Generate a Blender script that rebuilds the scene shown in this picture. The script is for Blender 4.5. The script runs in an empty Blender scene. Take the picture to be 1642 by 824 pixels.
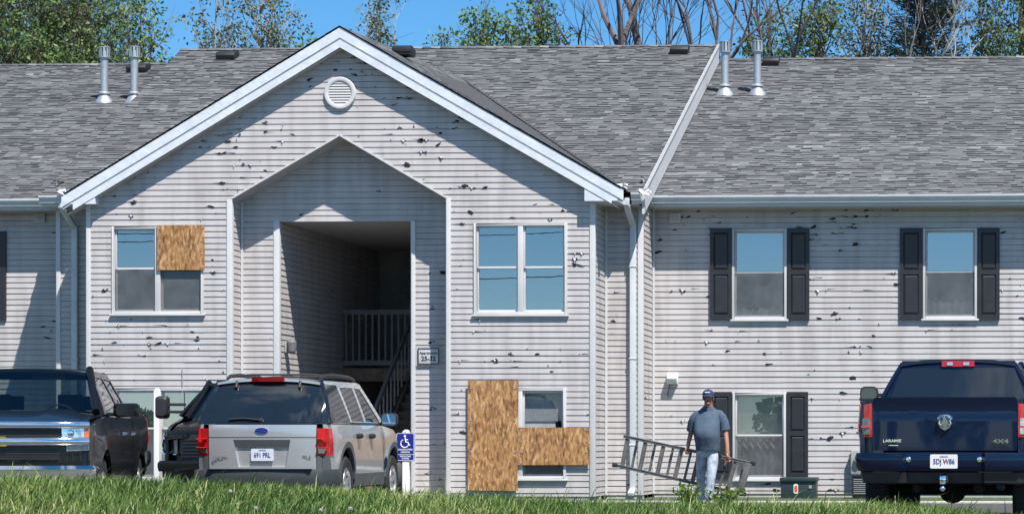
import bpy, bmesh, math, random
import numpy as np
from mathutils import Vector, Matrix
from mathutils.geometry import tessellate_polygon

R = math.radians
SC = bpy.context.scene
COL = SC.collection
rng = random.Random(11)

# ------------------------------------------------------------------ camera
F_PX, PPX, PPY, W_PX, H_PX = 3800.0, 1414.0, 705.0, 1642.0, 824.0
YAW = R(2.8)
CAM_Z = 1.0
cam_d = bpy.data.cameras.new("camera")
cam = bpy.data.objects.new("camera", cam_d)
COL.objects.link(cam)
cam.location = (0, 0, CAM_Z)
cam.rotation_euler = (R(90), 0, YAW)
cam_d.sensor_width = 36
cam_d.lens = 36 * F_PX / W_PX
cam_d.shift_x = (W_PX / 2 - PPX) / W_PX
cam_d.shift_y = (PPY - H_PX / 2) / W_PX
cam_d.clip_start = 0.3
cam_d.clip_end = 3000
SC.camera = cam

# ------------------------------------------------------------------ world and sun
SUN_EL, SUN_AZ = 59.0, 39.0            # azimuth measured from the camera side (-Y) towards +X
w = bpy.data.worlds.new("World")
SC.world = w
w.use_nodes = True
nt = w.node_tree
bg = nt.nodes["Background"]
sky = nt.nodes.new("ShaderNodeTexSky")
sky.sky_type = 'NISHITA'
sky.sun_disc = False
sky.sun_elevation = R(SUN_EL)
sky.sun_rotation = R(180 - SUN_AZ)
sky.altitude = 3000
sky.air_density = 1.0
sky.dust_density = 0.0
sky.ozone_density = 4.0
hs = nt.nodes.new("ShaderNodeHueSaturation")
hs.inputs['Hue'].default_value = .492
hs.inputs['Saturation'].default_value = 1.24
nt.links.new(sky.outputs[0], hs.inputs['Color'])
# scattered fair-weather clouds in the half of the sky behind the photographer
wtc = nt.nodes.new("ShaderNodeTexCoord")
sep = nt.nodes.new("ShaderNodeSeparateXYZ")
nt.links.new(wtc.outputs['Generated'], sep.inputs[0])
wno = nt.nodes.new("ShaderNodeTexNoise")
wno.inputs['Scale'].default_value = 3.4
wno.inputs['Detail'].default_value = 7
wno.inputs['Roughness'].default_value = .6
wmp = nt.nodes.new("ShaderNodeMapping")
wmp.inputs['Scale'].default_value = (1, 1, 1.7)
nt.links.new(wtc.outputs['Generated'], wmp.inputs[0])
nt.links.new(wmp.outputs[0], wno.inputs['Vector'])
wr = nt.nodes.new("ShaderNodeMapRange")
wr.inputs['From Min'].default_value = .50
wr.inputs['From Max'].default_value = .66
nt.links.new(wno.outputs[0], wr.inputs['Value'])
ws = nt.nodes.new("ShaderNodeMapRange")
ws.inputs['From Min'].default_value = .25
ws.inputs['From Max'].default_value = -.05
nt.links.new(sep.outputs['Y'], ws.inputs['Value'])
wz = nt.nodes.new("ShaderNodeMapRange")
wz.inputs['From Min'].default_value = .16
wz.inputs['From Max'].default_value = .40
nt.links.new(sep.outputs['Z'], wz.inputs['Value'])
wk = nt.nodes.new("ShaderNodeMath")
wk.operation = 'MULTIPLY'
nt.links.new(wr.outputs[0], wk.inputs[0])
nt.links.new(wz.outputs[0], wk.inputs[1])
wm = nt.nodes.new("ShaderNodeMath")
wm.operation = 'MULTIPLY'
nt.links.new(wk.outputs[0], wm.inputs[0])
nt.links.new(ws.outputs[0], wm.inputs[1])
wx = nt.nodes.new("ShaderNodeMixRGB")
wx.inputs[2].default_value = (6.2, 6.6, 7.2, 1)
nt.links.new(wm.outputs[0], wx.inputs[0])
nt.links.new(hs.outputs[0], wx.inputs[1])
nt.links.new(wx.outputs[0], bg.inputs[0])
bg.inputs[1].default_value = 0.092
sun_d = bpy.data.lights.new("sun", 'SUN')
sun_d.energy = 4.8
sun_d.angle = R(0.5)
sun_d.color = (1.0, 0.955, 0.89)
sun = bpy.data.objects.new("sun", sun_d)
COL.objects.link(sun)
sdir = Vector((math.sin(R(SUN_AZ)) * math.cos(R(SUN_EL)), -math.cos(R(SUN_AZ)) * math.cos(R(SUN_EL)), math.sin(R(SUN_EL))))
sun.rotation_euler = sdir.to_track_quat('Z', 'Y').to_euler()
sun.location = sdir * 60
SC.view_settings.view_transform = 'Standard'
SC.view_settings.look = 'None'
SC.view_settings.gamma = 1
SC.view_settings.use_curve_mapping = False
SC.view_settings.exposure = 0.80

# ------------------------------------------------------------------ helpers
CT, ST = math.cos(YAW), math.sin(YAW)


def at(px, py, Y):
    """world point seen at photograph pixel (px,py) on the plane y = Y"""
    u, v = (px - PPX) / F_PX, (PPY - py) / F_PX
    d = Vector((-ST + CT * u, CT + ST * u, v))
    t = Y / d.y
    return Vector((d.x * t, Y, CAM_Z + v * t))


def AX(px, Y):
    return at(px, 0, Y).x


def AZ(px, py, Y):
    return at(px, py, Y).z


class MB:
    """collects faces of ONE mesh"""

    def __init__(s):
        s.v, s.f, s.m, s.a = [], [], [], []

    def face(s, pts, m=0, a=0.0):
        n = len(s.v)
        s.v.extend([tuple(p) for p in pts])
        s.f.append(tuple(range(n, n + len(pts))))
        s.m.append(m)
        s.a.append(a)

    def mesh(s, verts, faces, m=0):
        n = len(s.v)
        s.v.extend([tuple(p) for p in verts])
        for f in faces:
            s.f.append(tuple(i + n for i in f))
            s.m.append(m)
            s.a.append(0.0)

    def box(s, x0, x1, y0, y1, z0, z1, m=0):
        vs = [(x, y, z) for x in (x0, x1) for y in (y0, y1) for z in (z0, z1)]
        s.mesh(vs, [(0, 1, 3, 2), (4, 6, 7, 5), (0, 4, 5, 1), (2, 3, 7, 6), (0, 2, 6, 4), (1, 5, 7, 3)], m)

    def bar(s, p0, p1, w, h, m=0, up=(0, 0, 1)):
        """rectangular bar from p0 to p1, w wide across, h along up"""
        p0, p1 = Vector(p0), Vector(p1)
        d = (p1 - p0).normalized()
        up = Vector(up)
        sx = d.cross(up)
        if sx.length < 1e-4:
            sx = d.cross(Vector((0, 1, 0)))
        sx.normalize()
        uu = sx.cross(d).normalized()
        vs = []
        for p in (p0, p1):
            for a, b in ((-1, -1), (1, -1), (1, 1), (-1, 1)):
                vs.append(p + sx * (a * w / 2) + uu * (b * h / 2))
        s.mesh(vs, [(3, 2, 1, 0), (4, 5, 6, 7), (0, 1, 5, 4), (1, 2, 6, 5), (2, 3, 7, 6), (3, 0, 4, 7)], m)

    def tube(s, pts, rad, n=8, m=0, cap=True):
        pts = [Vector(p) for p in pts]
        if not hasattr(rad, '__len__'):
            rad = [rad] * len(pts)
        base = len(s.v)
        ref = Vector((0.13, 0.31, 0.94)).normalized()
        for i, p in enumerate(pts):
            d = (pts[min(i + 1, len(pts) - 1)] - pts[max(i - 1, 0)]).normalized()
            if abs(d.dot(ref)) > .97:
                ref = Vector((1, .1, .05)).normalized()
            a = d.cross(ref).normalized()
            b = d.cross(a)
            for k in range(n):
                t = 2 * math.pi * k / n
                s.v.append(tuple(p + (a * math.cos(t) + b * math.sin(t)) * rad[i]))
        for i in range(len(pts) - 1):
            for k in range(n):
                k2 = (k + 1) % n
                s.f.append((base + i * n + k, base + i * n + k2, base + (i + 1) * n + k2, base + (i + 1) * n + k))
                s.m.append(m)
                s.a.append(0.0)
        if cap:
            for i in (0, len(pts) - 1):
                s.f.append(tuple(base + i * n + k for k in range(n)))
                s.m.append(m)
                s.a.append(0.0)

    def lathe(s, prof, c, axis, n=24, m=0):
        """prof = [(r, h)] turned round axis through c"""
        axis = Vector(axis).normalized()
        a = axis.orthogonal().normalized()
        b = axis.cross(a)
        c = Vector(c)
        base = len(s.v)
        for r, h in prof:
            for k in range(n):
                t = 2 * math.pi * k / n
                s.v.append(tuple(c + axis * h + (a * math.cos(t) + b * math.sin(t)) * r))
        for i in range(len(prof) - 1):
            for k in range(n):
                k2 = (k + 1) % n
                s.f.append((base + i * n + k, base + i * n + k2, base + (i + 1) * n + k2, base + (i + 1) * n + k))
                s.m.append(m)
                s.a.append(0.0)

    def sphere(s, c, r, n=10, m=0):
        rx, ry, rz = r if hasattr(r, '__len__') else (r, r, r)
        c = Vector(c)
        vs, fs = [], []
        for i in range(n + 1):
            th = math.pi * i / n
            for k in range(2 * n):
                ph = math.pi * k / n
                vs.append(c + Vector((rx * math.sin(th) * math.cos(ph), ry * math.sin(th) * math.sin(ph), rz * math.cos(th))))
        for i in range(n):
            for k in range(2 * n):
                k2 = (k + 1) % (2 * n)
                fs.append((i * 2 * n + k, (i + 1) * 2 * n + k, (i + 1) * 2 * n + k2, i * 2 * n + k2))
        s.mesh(vs, fs, m)

    def sweep(s, path, prof, m=0, closed=True, caps=True):
        """profile (out, z) swept along a plan path [(x, y)]; out is to the right of travel"""
        n = len(prof)
        base = len(s.v)
        P = [Vector((p[0], p[1])) for p in path]
        for i, p in enumerate(P):
            d = (P[min(i + 1, len(P) - 1)] - P[max(i - 1, 0)]).normalized()
            o = Vector((d.y, -d.x))
            for (q, z) in prof:
                s.v.append((p.x + o.x * q, p.y + o.y * q, z))
        for i in range(len(P) - 1):
            for k in range(n if closed else n - 1):
                k2 = (k + 1) % n
                s.f.append((base + i * n + k, base + i * n + k2, base + (i + 1) * n + k2, base + (i + 1) * n + k))
                s.m.append(m)
                s.a.append(0.0)
        if caps and closed:
            for i in (0, len(P) - 1):
                s.f.append(tuple(base + i * n + k for k in range(n)))
                s.m.append(m)
                s.a.append(0.0)

    def prism(s, outline, y0, y1, m=0):
        """outline [(x, z)] extruded from y0 to y1"""
        tri = tessellate_polygon([[Vector((x, z, 0)) for x, z in outline]])
        n = len(outline)
        vs = [(x, y0, z) for x, z in outline] + [(x, y1, z) for x, z in outline]
        fs = [tuple(t) for t in tri] + [tuple(i + n for i in t) for t in tri]
        fs += [(i, (i + 1) % n, (i + 1) % n + n, i + n) for i in range(n)]
        s.mesh(vs, fs, m)

    def build(s, name, mats, parent=None, smooth=False, bevel=0.0, attr=None, weld=False):
        me = bpy.data.meshes.new(name)
        me.from_pydata(s.v, [], s.f)
        if not isinstance(mats, (list, tuple)):
            mats = [mats]
        for mm in mats:
            me.materials.append(mm)
        me.polygons.foreach_set('material_index', s.m)
        if attr:
            at_ = me.attributes.new(attr, 'FLOAT', 'FACE')
            at_.data.foreach_set('value', s.a)
        if weld or smooth or bevel:
            bm = bmesh.new()
            bm.from_mesh(me)
            if weld or bevel:
                bmesh.ops.remove_doubles(bm, verts=bm.verts, dist=1e-5)
            bmesh.ops.recalc_face_normals(bm, faces=bm.faces)
            if bevel:
                ed = [e for e in bm.edges if len(e.link_faces) == 2 and e.calc_face_angle(0) > .6]
                bmesh.ops.bevel(bm, geom=ed, offset=bevel, segments=2, affect='EDGES', profile=.6, clamp_overlap=True)
            bm.to_mesh(me)
            bm.free()
        if smooth or bevel:
            me.polygons.foreach_set('use_smooth', [True] * len(me.polygons))
            me.set_sharp_from_angle(angle=R(38))
        me.update()
        o = bpy.data.objects.new(name, me)
        COL.objects.link(o)
        if parent:
            o.parent = parent
        return o


def thing(name, label, cat, loc=(0, 0, 0), rz=0, group=None):
    o = bpy.data.objects.new(name, None)
    COL.objects.link(o)
    o.empty_display_size = .2
    o.location = loc
    o.rotation_euler = (0, 0, rz)
    return tag(o, label, cat, group)


def tag(o, label, cat, group=None):
    o['label'] = label
    o['category'] = cat
    if group:
        o['group'] = group
    return o


def struct(o, kind='structure'):
    o['kind'] = kind
    return o


def text(name, body, size, loc, rot, mat, parent, depth=.002, align='CENTER', sx=1.0, bold=0.0):
    cu = bpy.data.curves.new(name, 'FONT')
    cu.body = body
    cu.size = size
    cu.align_x = align
    cu.align_y = 'CENTER'
    cu.extrude = depth
    cu.offset = bold
    cu.resolution_u = 3
    tmp = bpy.data.objects.new(name + "_tmp", cu)
    COL.objects.link(tmp)
    dg = bpy.context.evaluated_depsgraph_get()
    me = bpy.data.meshes.new_from_object(tmp.evaluated_get(dg))
    bpy.data.objects.remove(tmp)
    bpy.data.curves.remove(cu)
    me.name = name
    me.materials.clear()
    me.materials.append(mat)
    o = bpy.data.objects.new(name, me)
    COL.objects.link(o)
    o.parent = parent
    o.location = loc
    o.rotation_euler = rot
    o.scale = (sx, 1, 1)
    return o


def panel(name, outline, mapf, mat, parent, holes=(), step=.12, depth=None, mb_only=False):
    """curved sheet: 2-D outline (with holes), sliced by a grid, mapped to 3-D, edge folded back by depth"""
    loops = [[Vector((a, b, 0)) for a, b in lp] for lp in [outline] + list(holes)]
    tri = tessellate_polygon(loops)
    bm = bmesh.new()
    vs = [bm.verts.new(p) for lp in loops for p in lp]
    for t in tri:
        try:
            bm.faces.new([vs[i] for i in t])
        except ValueError:
            pass
    a0, a1 = min(p[0] for p in outline), max(p[0] for p in outline)
    b0, b1 = min(p[1] for p in outline), max(p[1] for p in outline)
    for (lo, hi, ax) in ((a0, a1, 0), (b0, b1, 1)):
        n = int((hi - lo) / step)
        for i in range(1, n + 1):
            c = lo + (hi - lo) * i / (n + 1)
            co = [0, 0, 0]
            no = [0, 0, 0]
            co[ax] = c
            no[ax] = 1
            bmesh.ops.bisect_plane(bm, geom=bm.verts[:] + bm.edges[:] + bm.faces[:], dist=1e-6, plane_co=co, plane_no=no)
    for v in bm.verts:
        v.co = Vector(mapf(v.co.x, v.co.y))
    bmesh.ops.recalc_face_normals(bm, faces=bm.faces)
    if depth is not None:
        be = [e for e in bm.edges if len(e.link_faces) == 1]
        r = bmesh.ops.extrude_edge_only(bm, edges=be)
        dv = Vector(depth)
        for g in r['geom']:
            if isinstance(g, bmesh.types.BMVert):
                g.co += dv
    me = bpy.data.meshes.new(name)
    bm.to_mesh(me)
    bm.free()
    me.materials.append(mat)
    me.polygons.foreach_set('use_smooth', [True] * len(me.polygons))
    me.set_sharp_from_angle(angle=R(40))
    o = bpy.data.objects.new(name, me)
    COL.objects.link(o)
    o.parent = parent
    return o


def join_into(dst, others):
    """merge meshes of other objects (same parent space) into dst"""
    bm = bmesh.new()
    mats = [m for m in dst.data.materials]
    bm.from_mesh(dst.data)
    for o in others:
        idx = []
        for m in o.data.materials:
            if m not in mats:
                mats.append(m)
                dst.data.materials.append(m)
            idx.append(mats.index(m))
        n0 = len(bm.faces)
        bm.from_mesh(o.data)
        bm.faces.ensure_lookup_table()
        for f in bm.faces[n0:]:
            f.material_index = idx[f.material_index] if idx else 0
        me = o.data
        bpy.data.objects.remove(o)
        bpy.data.meshes.remove(me)
    bm.to_mesh(dst.data)
    bm.free()
    return dst


# ------------------------------------------------------------------ materials
def mat(name, col, rough=.5, metal=0.0, coat=0.0, noise=0.0, nscale=8.0, spec=.5, col2=None, bump=0.0, bscale=60.0,
        stretch=(1, 1, 1), coord='Object'):
    m = bpy.data.materials.new(name)
    m.use_nodes = True
    t = m.node_tree
    b = t.nodes["Principled BSDF"]
    b.inputs['Base Color'].default_value = (*col, 1)
    b.inputs['Roughness'].default_value = rough
    b.inputs['Metallic'].default_value = metal
    b.inputs['Coat Weight'].default_value = coat
    b.inputs['Coat Roughness'].default_value = .03
    b.inputs['Specular IOR Level'].default_value = spec
    tc = t.nodes.new('ShaderNodeTexCoord')
    mp = t.nodes.new('ShaderNodeMapping')
    mp.inputs['Scale'].default_value = stretch
    t.links.new(tc.outputs[coord], mp.inputs[0])
    if noise > 0 or col2 is not None:
        n = t.nodes.new('ShaderNodeTexNoise')
        n.inputs['Scale'].default_value = nscale
        n.inputs['Detail'].default_value = 6
        n.inputs['Roughness'].default_value = .65
        t.links.new(mp.outputs[0], n.inputs['Vector'])
        r = t.nodes.new('ShaderNodeValToRGB')
        c1 = tuple(c * (1 - noise) for c in col)
        c2 = col2 if col2 is not None else tuple(min(1, c * (1 + noise)) for c in col)
        r.color_ramp.elements[0].position = .32
        r.color_ramp.elements[1].position = .68
        r.color_ramp.elements[0].color = (*c1, 1)
        r.color_ramp.elements[1].color = (*c2, 1)
        t.links.new(n.outputs[0], r.inputs[0])
        t.links.new(r.outputs[0], b.inputs['Base Color'])
    if bump > 0:
        n2 = t.nodes.new('ShaderNodeTexNoise')
        n2.inputs['Scale'].default_value = bscale
        n2.inputs['Detail'].default_value = 4
        t.links.new(mp.outputs[0], n2.inputs['Vector'])
        bu = t.nodes.new('ShaderNodeBump')
        bu.inputs['Strength'].default_value = bump
        bu.inputs['Distance'].default_value = .02
        t.links.new(n2.outputs[0], bu.inputs['Height'])
        t.links.new(bu.outputs[0], b.inputs['Normal'])
    return m


def attr_mat(name, stops, attr, rough=.8, noise=.0, nscale=20, transl=0.0, spec=.3, bump=0):
    """colour from a per-face random attribute through a ramp, broken up by noise"""
    m = bpy.data.materials.new(name)
    m.use_nodes = True
    t = m.node_tree
    b = t.nodes["Principled BSDF"]
    b.inputs['Roughness'].default_value = rough
    b.inputs['Specular IOR Level'].default_value = spec
    a = t.nodes.new('ShaderNodeAttribute')
    a.attribute_name = attr
    r = t.nodes.new('ShaderNodeValToRGB')
    cr = r.color_ramp
    while len(cr.elements) < len(stops):
        cr.elements.new(.5)
    for e, (p, c) in zip(cr.elements, stops):
        e.position = p
        e.color = (*c, 1)
    tc = t.nodes.new('ShaderNodeTexCoord')
    n = t.nodes.new('ShaderNodeTexNoise')
    n.inputs['Scale'].default_value = nscale
    n.inputs['Detail'].default_value = 5
    t.links.new(tc.outputs['Object'], n.inputs['Vector'])
    ma = t.nodes.new('ShaderNodeMath')
    ma.operation = 'MULTIPLY_ADD'
    ma.inputs[1].default_value = noise
    t.links.new(n.outputs[0], ma.inputs[0])
    sb = t.nodes.new('ShaderNodeMath')
    sb.operation = 'ADD'
    sb.inputs[1].default_value = -noise * .5
    t.links.new(a.outputs['Fac'], sb.inputs[0])
    t.links.new(sb.outputs[0], ma.inputs[2])
    t.links.new(ma.outputs[0], r.inputs[0])
    t.links.new(r.outputs[0], b.inputs['Base Color'])
    if transl > 0:
        tr = t.nodes.new('ShaderNodeBsdfTranslucent')
        mx = t.nodes.new('ShaderNodeMixShader')
        mx.inputs[0].default_value = transl
        t.links.new(r.outputs[0], tr.inputs[0])
        t.links.new(b.outputs[0], mx.inputs[1])
        t.links.new(tr.outputs[0], mx.inputs[2])
        t.links.new(mx.outputs[0], t.nodes['Material Output'].inputs[0])
    return m


def window_glass(name, refl=.25, tint=(.8, .86, .9), rough=.0):
    m = bpy.data.materials.new(name)
    m.use_nodes = True
    t = m.node_tree
    t.nodes.remove(t.nodes["Principled BSDF"])
    tr = t.nodes.new('ShaderNodeBsdfTransparent')
    tr.inputs[0].default_value = (*tint, 1)
    gl = t.nodes.new('ShaderNodeBsdfGlossy')
    gl.inputs['Roughness'].default_value = rough
    tc = t.nodes.new('ShaderNodeTexCoord')
    n = t.nodes.new('ShaderNodeTexNoise')
    n.inputs['Scale'].default_value = 2.2
    bu = t.nodes.new('ShaderNodeBump')
    bu.inputs['Strength'].default_value = .004
    bu.inputs['Distance'].default_value = .03
    t.links.new(tc.outputs['Object'], n.inputs['Vector'])
    t.links.new(n.outputs[0], bu.inputs['Height'])
    t.links.new(bu.outputs[0], gl.inputs['Normal'])
    lw = t.nodes.new('ShaderNodeFresnel')
    geo = t.nodes.new('ShaderNodeNewGeometry')      # same reflection whichever way the sheet faces
    io = t.nodes.new('ShaderNodeMath')
    io.operation = 'MULTIPLY_ADD'
    io.inputs[1].default_value = 1 / 1.5 - 1.5
    io.inputs[2].default_value = 1.5
    t.links.new(geo.outputs['Backfacing'], io.inputs[0])
    t.links.new(io.outputs[0], lw.inputs[0])
    ad = t.nodes.new('ShaderNodeMath')
    ad.operation = 'ADD'
    ad.use_clamp = True
    ad.inputs[1].default_value = refl
    t.links.new(lw.outputs[0], ad.inputs[0])
    mx = t.nodes.new('ShaderNodeMixShader')
    t.links.new(ad.outputs[0], mx.inputs[0])
    t.links.new(tr.outputs[0], mx.inputs[1])
    t.links.new(gl.outputs[0], mx.inputs[2])
    t.links.new(mx.outputs[0], t.nodes['Material Output'].inputs[0])
    return m


def osb_mat(name):
    """pressed strands: stretched voronoi cells at several angles"""
    m = bpy.data.materials.new(name)
    m.use_nodes = True
    t = m.node_tree
    b = t.nodes["Principled BSDF"]
    b.inputs['Roughness'].default_value = .75
    tc = t.nodes.new('ShaderNodeTexCoord')
    cols = []
    for ang, sc in ((25, 34), (-50, 29), (95, 42)):
        mp = t.nodes.new('ShaderNodeMapping')
        mp.inputs['Rotation'].default_value = (0, R(ang), 0)
        mp.inputs['Scale'].default_value = (1, .2, .32)
        nz = t.nodes.new('ShaderNodeTexNoise')
        nz.inputs['Scale'].default_value = 5
        mxv = t.nodes.new('ShaderNodeMixRGB')
        mxv.inputs[0].default_value = .06
        t.links.new(tc.outputs['Object'], nz.inputs['Vector'])
        t.links.new(tc.outputs['Object'], mxv.inputs[1])
        t.links.new(nz.outputs['Color'], mxv.inputs[2])
        vo = t.nodes.new('ShaderNodeTexVoronoi')
        vo.inputs['Scale'].default_value = sc
        t.links.new(mxv.outputs[0], mp.inputs[0])
        t.links.new(mp.outputs[0], vo.inputs['Vector'])
        sp = t.nodes.new('ShaderNodeSeparateColor')
        t.links.new(vo.outputs['Color'], sp.inputs[0])
        cols.append(sp.outputs[0])
    n = t.nodes.new('ShaderNodeTexNoise')
    n.inputs['Scale'].default_value = 14
    t.links.new(tc.outputs['Object'], n.inputs['Vector'])
    mx1 = t.nodes.new('ShaderNodeMix')
    mx1.data_type = 'FLOAT'
    t.links.new(n.outputs[0], mx1.inputs[0])
    t.links.new(cols[0], mx1.inputs[2])
    t.links.new(cols[1], mx1.inputs[3])
    mx2 = t.nodes.new('ShaderNodeMix')
    mx2.data_type = 'FLOAT'
    mx2.inputs[0].default_value = .35
    t.links.new(mx1.outputs[0], mx2.inputs[2])
    t.links.new(cols[2], mx2.inputs[3])
    r = t.nodes.new('ShaderNodeValToRGB')
    cr = r.color_ramp
    cr.elements.new(.5)
    cr.elements.new(.5)
    for e, (p, c) in zip(cr.elements, ((.10, (.09, .040, .014)), (.38, (.27, .130, .046)), (.62, (.38, .20, .078)), (.9, (.56, .36, .18)))):
        e.position = p
        e.color = (*c, 1)
    t.links.new(mx2.outputs[0], r.inputs[0])
    t.links.new(r.outputs[0], b.inputs['Base Color'])
    bu = t.nodes.new('ShaderNodeBump')
    bu.inputs['Strength'].default_value = .4
    bu.inputs['Distance'].default_value = .004
    t.links.new(mx2.outputs[0], bu.inputs['Height'])
    t.links.new(bu.outputs[0], b.inputs['Normal'])
    return m


M = {}
M['siding'] = mat('siding_vinyl', (.452, .426, .424), .55, noise=.07, nscale=1.3, stretch=(1, 1, 6), bump=.05, bscale=9)
_t = M['siding'].node_tree      # faint run-down dirt streaks
_b = _t.nodes['Principled BSDF']
_src = _b.inputs['Base Color'].links[0].from_socket
_tc = _t.nodes.new('ShaderNodeTexCoord')
_mp = _t.nodes.new('ShaderNodeMapping')
_mp.inputs['Scale'].default_value = (2.6, 2.6, .35)
_no = _t.nodes.new('ShaderNodeTexNoise')
_no.inputs['Scale'].default_value = 2.0
_no.inputs['Detail'].default_value = 8
_t.links.new(_tc.outputs['Object'], _mp.inputs[0])
_t.links.new(_mp.outputs[0], _no.inputs['Vector'])
_rr = _t.nodes.new('ShaderNodeValToRGB')
_rr.color_ramp.elements[0].position = .30
_rr.color_ramp.elements[1].position = .58
_rr.color_ramp.elements[0].color = (.80, .79, .78, 1)
_rr.color_ramp.elements[1].color = (1, 1, 1, 1)
_t.links.new(_no.outputs[0], _rr.inputs[0])
_mm = _t.nodes.new('ShaderNodeMixRGB')
_mm.blend_type = 'MULTIPLY'
_mm.inputs[0].default_value = 1
_t.links.new(_src, _mm.inputs[1])
_t.links.new(_rr.outputs[0], _mm.inputs[2])
_t.links.new(_mm.outputs[0], _b.inputs['Base Color'])
M['hole'] = mat('torn_hole', (.012, .012, .014), .9, noise=.3)
M['trim'] = mat('white_trim', (.53, .525, .53), .45, noise=.05, nscale=3)
M['trim_metal'] = mat('bent_aluminium_trim', (.60, .63, .68), .42, noise=.08, nscale=4, bump=.5, bscale=5)
M['soffit'] = mat('soffit_vinyl', (.40, .385, .385), .6, noise=.05)
M['gutter'] = mat('gutter_white', (.52, .54, .56), .4, noise=.08, nscale=2, bump=.15, bscale=3)
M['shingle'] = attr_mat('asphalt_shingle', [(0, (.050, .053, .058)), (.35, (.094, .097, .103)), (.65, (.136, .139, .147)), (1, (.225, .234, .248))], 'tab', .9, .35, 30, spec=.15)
M['rooffelt'] = mat('roof_underlay', (.05, .05, .055), .95, noise=.2)
M['shutter'] = mat('shutter_black', (.022, .021, .026), .42, noise=.2, nscale=5)
M['osb'] = osb_mat('osb_board')
M['osbedge'] = mat('osb_edge', (.30, .17, .07), .8, noise=.3, nscale=40)
M['glass'] = window_glass('window_pane', .40, (.62, .68, .72))
M['glassdim'] = window_glass('window_pane_lower', .20, (.5, .53, .56), .14)
M['screen'] = mat('insect_screen', (.12, .125, .135), .7, noise=.35, nscale=3, spec=.3)
_t = M['screen'].node_tree
_tr = _t.nodes.new('ShaderNodeBsdfTransparent')
_mx = _t.nodes.new('ShaderNodeMixShader')
_mx.inputs[0].default_value = .55
_t.links.new(_tr.outputs[0], _mx.inputs[1])
_t.links.new(_t.nodes['Principled BSDF'].outputs[0], _mx.inputs[2])
_t.links.new(_mx.outputs[0], _t.nodes['Material Output'].inputs[0])
M['blind'] = mat('blind_slats', (.70, .72, .68), .6, noise=.08)
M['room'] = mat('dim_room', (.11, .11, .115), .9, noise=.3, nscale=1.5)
M['cloth'] = mat('pale_cloth', (.6, .6, .58), .9, noise=.2, nscale=6)
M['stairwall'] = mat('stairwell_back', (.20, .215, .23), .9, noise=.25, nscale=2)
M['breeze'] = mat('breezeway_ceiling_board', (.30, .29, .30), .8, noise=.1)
M['wood'] = mat('stair_wood', (.16, .12, .09), .8, noise=.35, nscale=8, stretch=(1, 6, 1))
M['rail'] = mat('painted_rail', (.13, .13, .135), .6, noise=.1)
M['conc'] = mat('concrete', (.42, .41, .39), .9, noise=.15, nscale=4, bump=.2, bscale=80)
M['asphalt'] = mat('asphalt', (.06, .06, .062), .9, noise=.3, nscale=6, bump=.4, bscale=160)
M['paintline'] = mat('road_paint', (.55, .55, .52), .8, noise=.2, nscale=20)
M['galv'] = mat('galvanised_steel', (.40, .43, .46), .52, metal=.6, noise=.18, nscale=9)
M['blackplastic'] = mat('black_plastic', (.018, .018, .02), .5, noise=.2)
M['whiteplastic'] = mat('white_plastic', (.68, .68, .66), .4, noise=.05)
M['greyplastic'] = mat('grey_plastic', (.30, .31, .32), .5, noise=.1)
M['box'] = mat('utility_green', (.022, .036, .040), .45, noise=.15, nscale=4)
M['orange'] = mat('orange_sticker', (.55, .10, .03), .5, noise=.1)
M['blue'] = mat('sign_blue', (.012, .022, .22), .4, noise=.08)
M['white'] = mat('white_paint', (.78, .78, .78), .4, noise=.03)
M['black'] = mat('black_letter', (.02, .02, .022), .6, noise=.1)
M['signgrey'] = mat('sign_cream', (.50, .50, .50), .5, noise=.05)
M['tyre'] = mat('tyre_rubber', (.016, .016, .017), .8, noise=.3, nscale=12)
M['rim'] = mat('alloy_rim', (.55, .56, .58), .3, metal=.85, noise=.1)
M['chrome'] = mat('chrome', (.80, .81, .83), .06, metal=1.0, noise=.04)
M['underbody'] = mat('underbody', (.012, .012, .013), .85, noise=.3)
M['carglass'] = mat('tinted_car_glass', (.010, .013, .016), .02, coat=.6, noise=.2, nscale=1.2, spec=.9)
M['clearglass'] = window_glass('windscreen_glass', .04, (.50, .56, .56))
M['glassfaint'] = window_glass('window_pane_faint', .015, (.8, .82, .83))
M['glassweak'] = window_glass('window_pane_weak', .12, (.75, .78, .78))
M['redlens'] = mat('red_lens', (.42, .010, .014), .08, coat=.8, noise=.15, nscale=20)
M['redbright'] = mat('red_reflector', (.65, .03, .03), .15, coat=.6, noise=.3, nscale=30)
M['clearlens'] = mat('clear_lens', (.62, .62, .63), .14, coat=.8, noise=.5, nscale=16, metal=.85)
M['smokelens'] = mat('smoked_lens', (.14, .14, .15), .12, coat=.8, noise=.3, nscale=20)
M['amber'] = mat('amber_lens', (.45, .12, .02), .1, coat=.8, noise=.1)
M['silver'] = mat('silver_paint', (.53, .54, .545), .30, metal=.55, coat=.8, noise=.05, nscale=2)
M['cladding'] = mat('grey_cladding', (.085, .092, .098), .55, noise=.12, nscale=6)
M['darklens'] = mat('dark_lens', (.03, .032, .034), .12, coat=.8, noise=.4, nscale=14)
M['bumper'] = mat('dark_bumper', (.034, .041, .044), .5, noise=.12, nscale=5)
M['sideglass'] = mat('side_car_glass', (.010, .013, .016), .06, noise=.2, nscale=1.2, spec=.22)
M['blackpaint'] = mat('black_paint', (.007, .008, .009), .22, coat=.28, spec=.2, noise=.15, nscale=1.0)
M['navypaint'] = mat('navy_blue_paint', (.0035, .010, .032), .28, spec=.12, coat=.55, noise=.1, nscale=1.0)
M['plate'] = mat('plate_pale', (.55, .58, .66), .35, noise=.06)
M['platewhite'] = mat('plate_white', (.68, .66, .64), .35, noise=.06)
M['plateblue'] = mat('plate_ink', (.03, .04, .16), .5, noise=.1)
M['gold'] = mat('gold_badge', (.62, .42, .10), .25, metal=.9, noise=.1)
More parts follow.
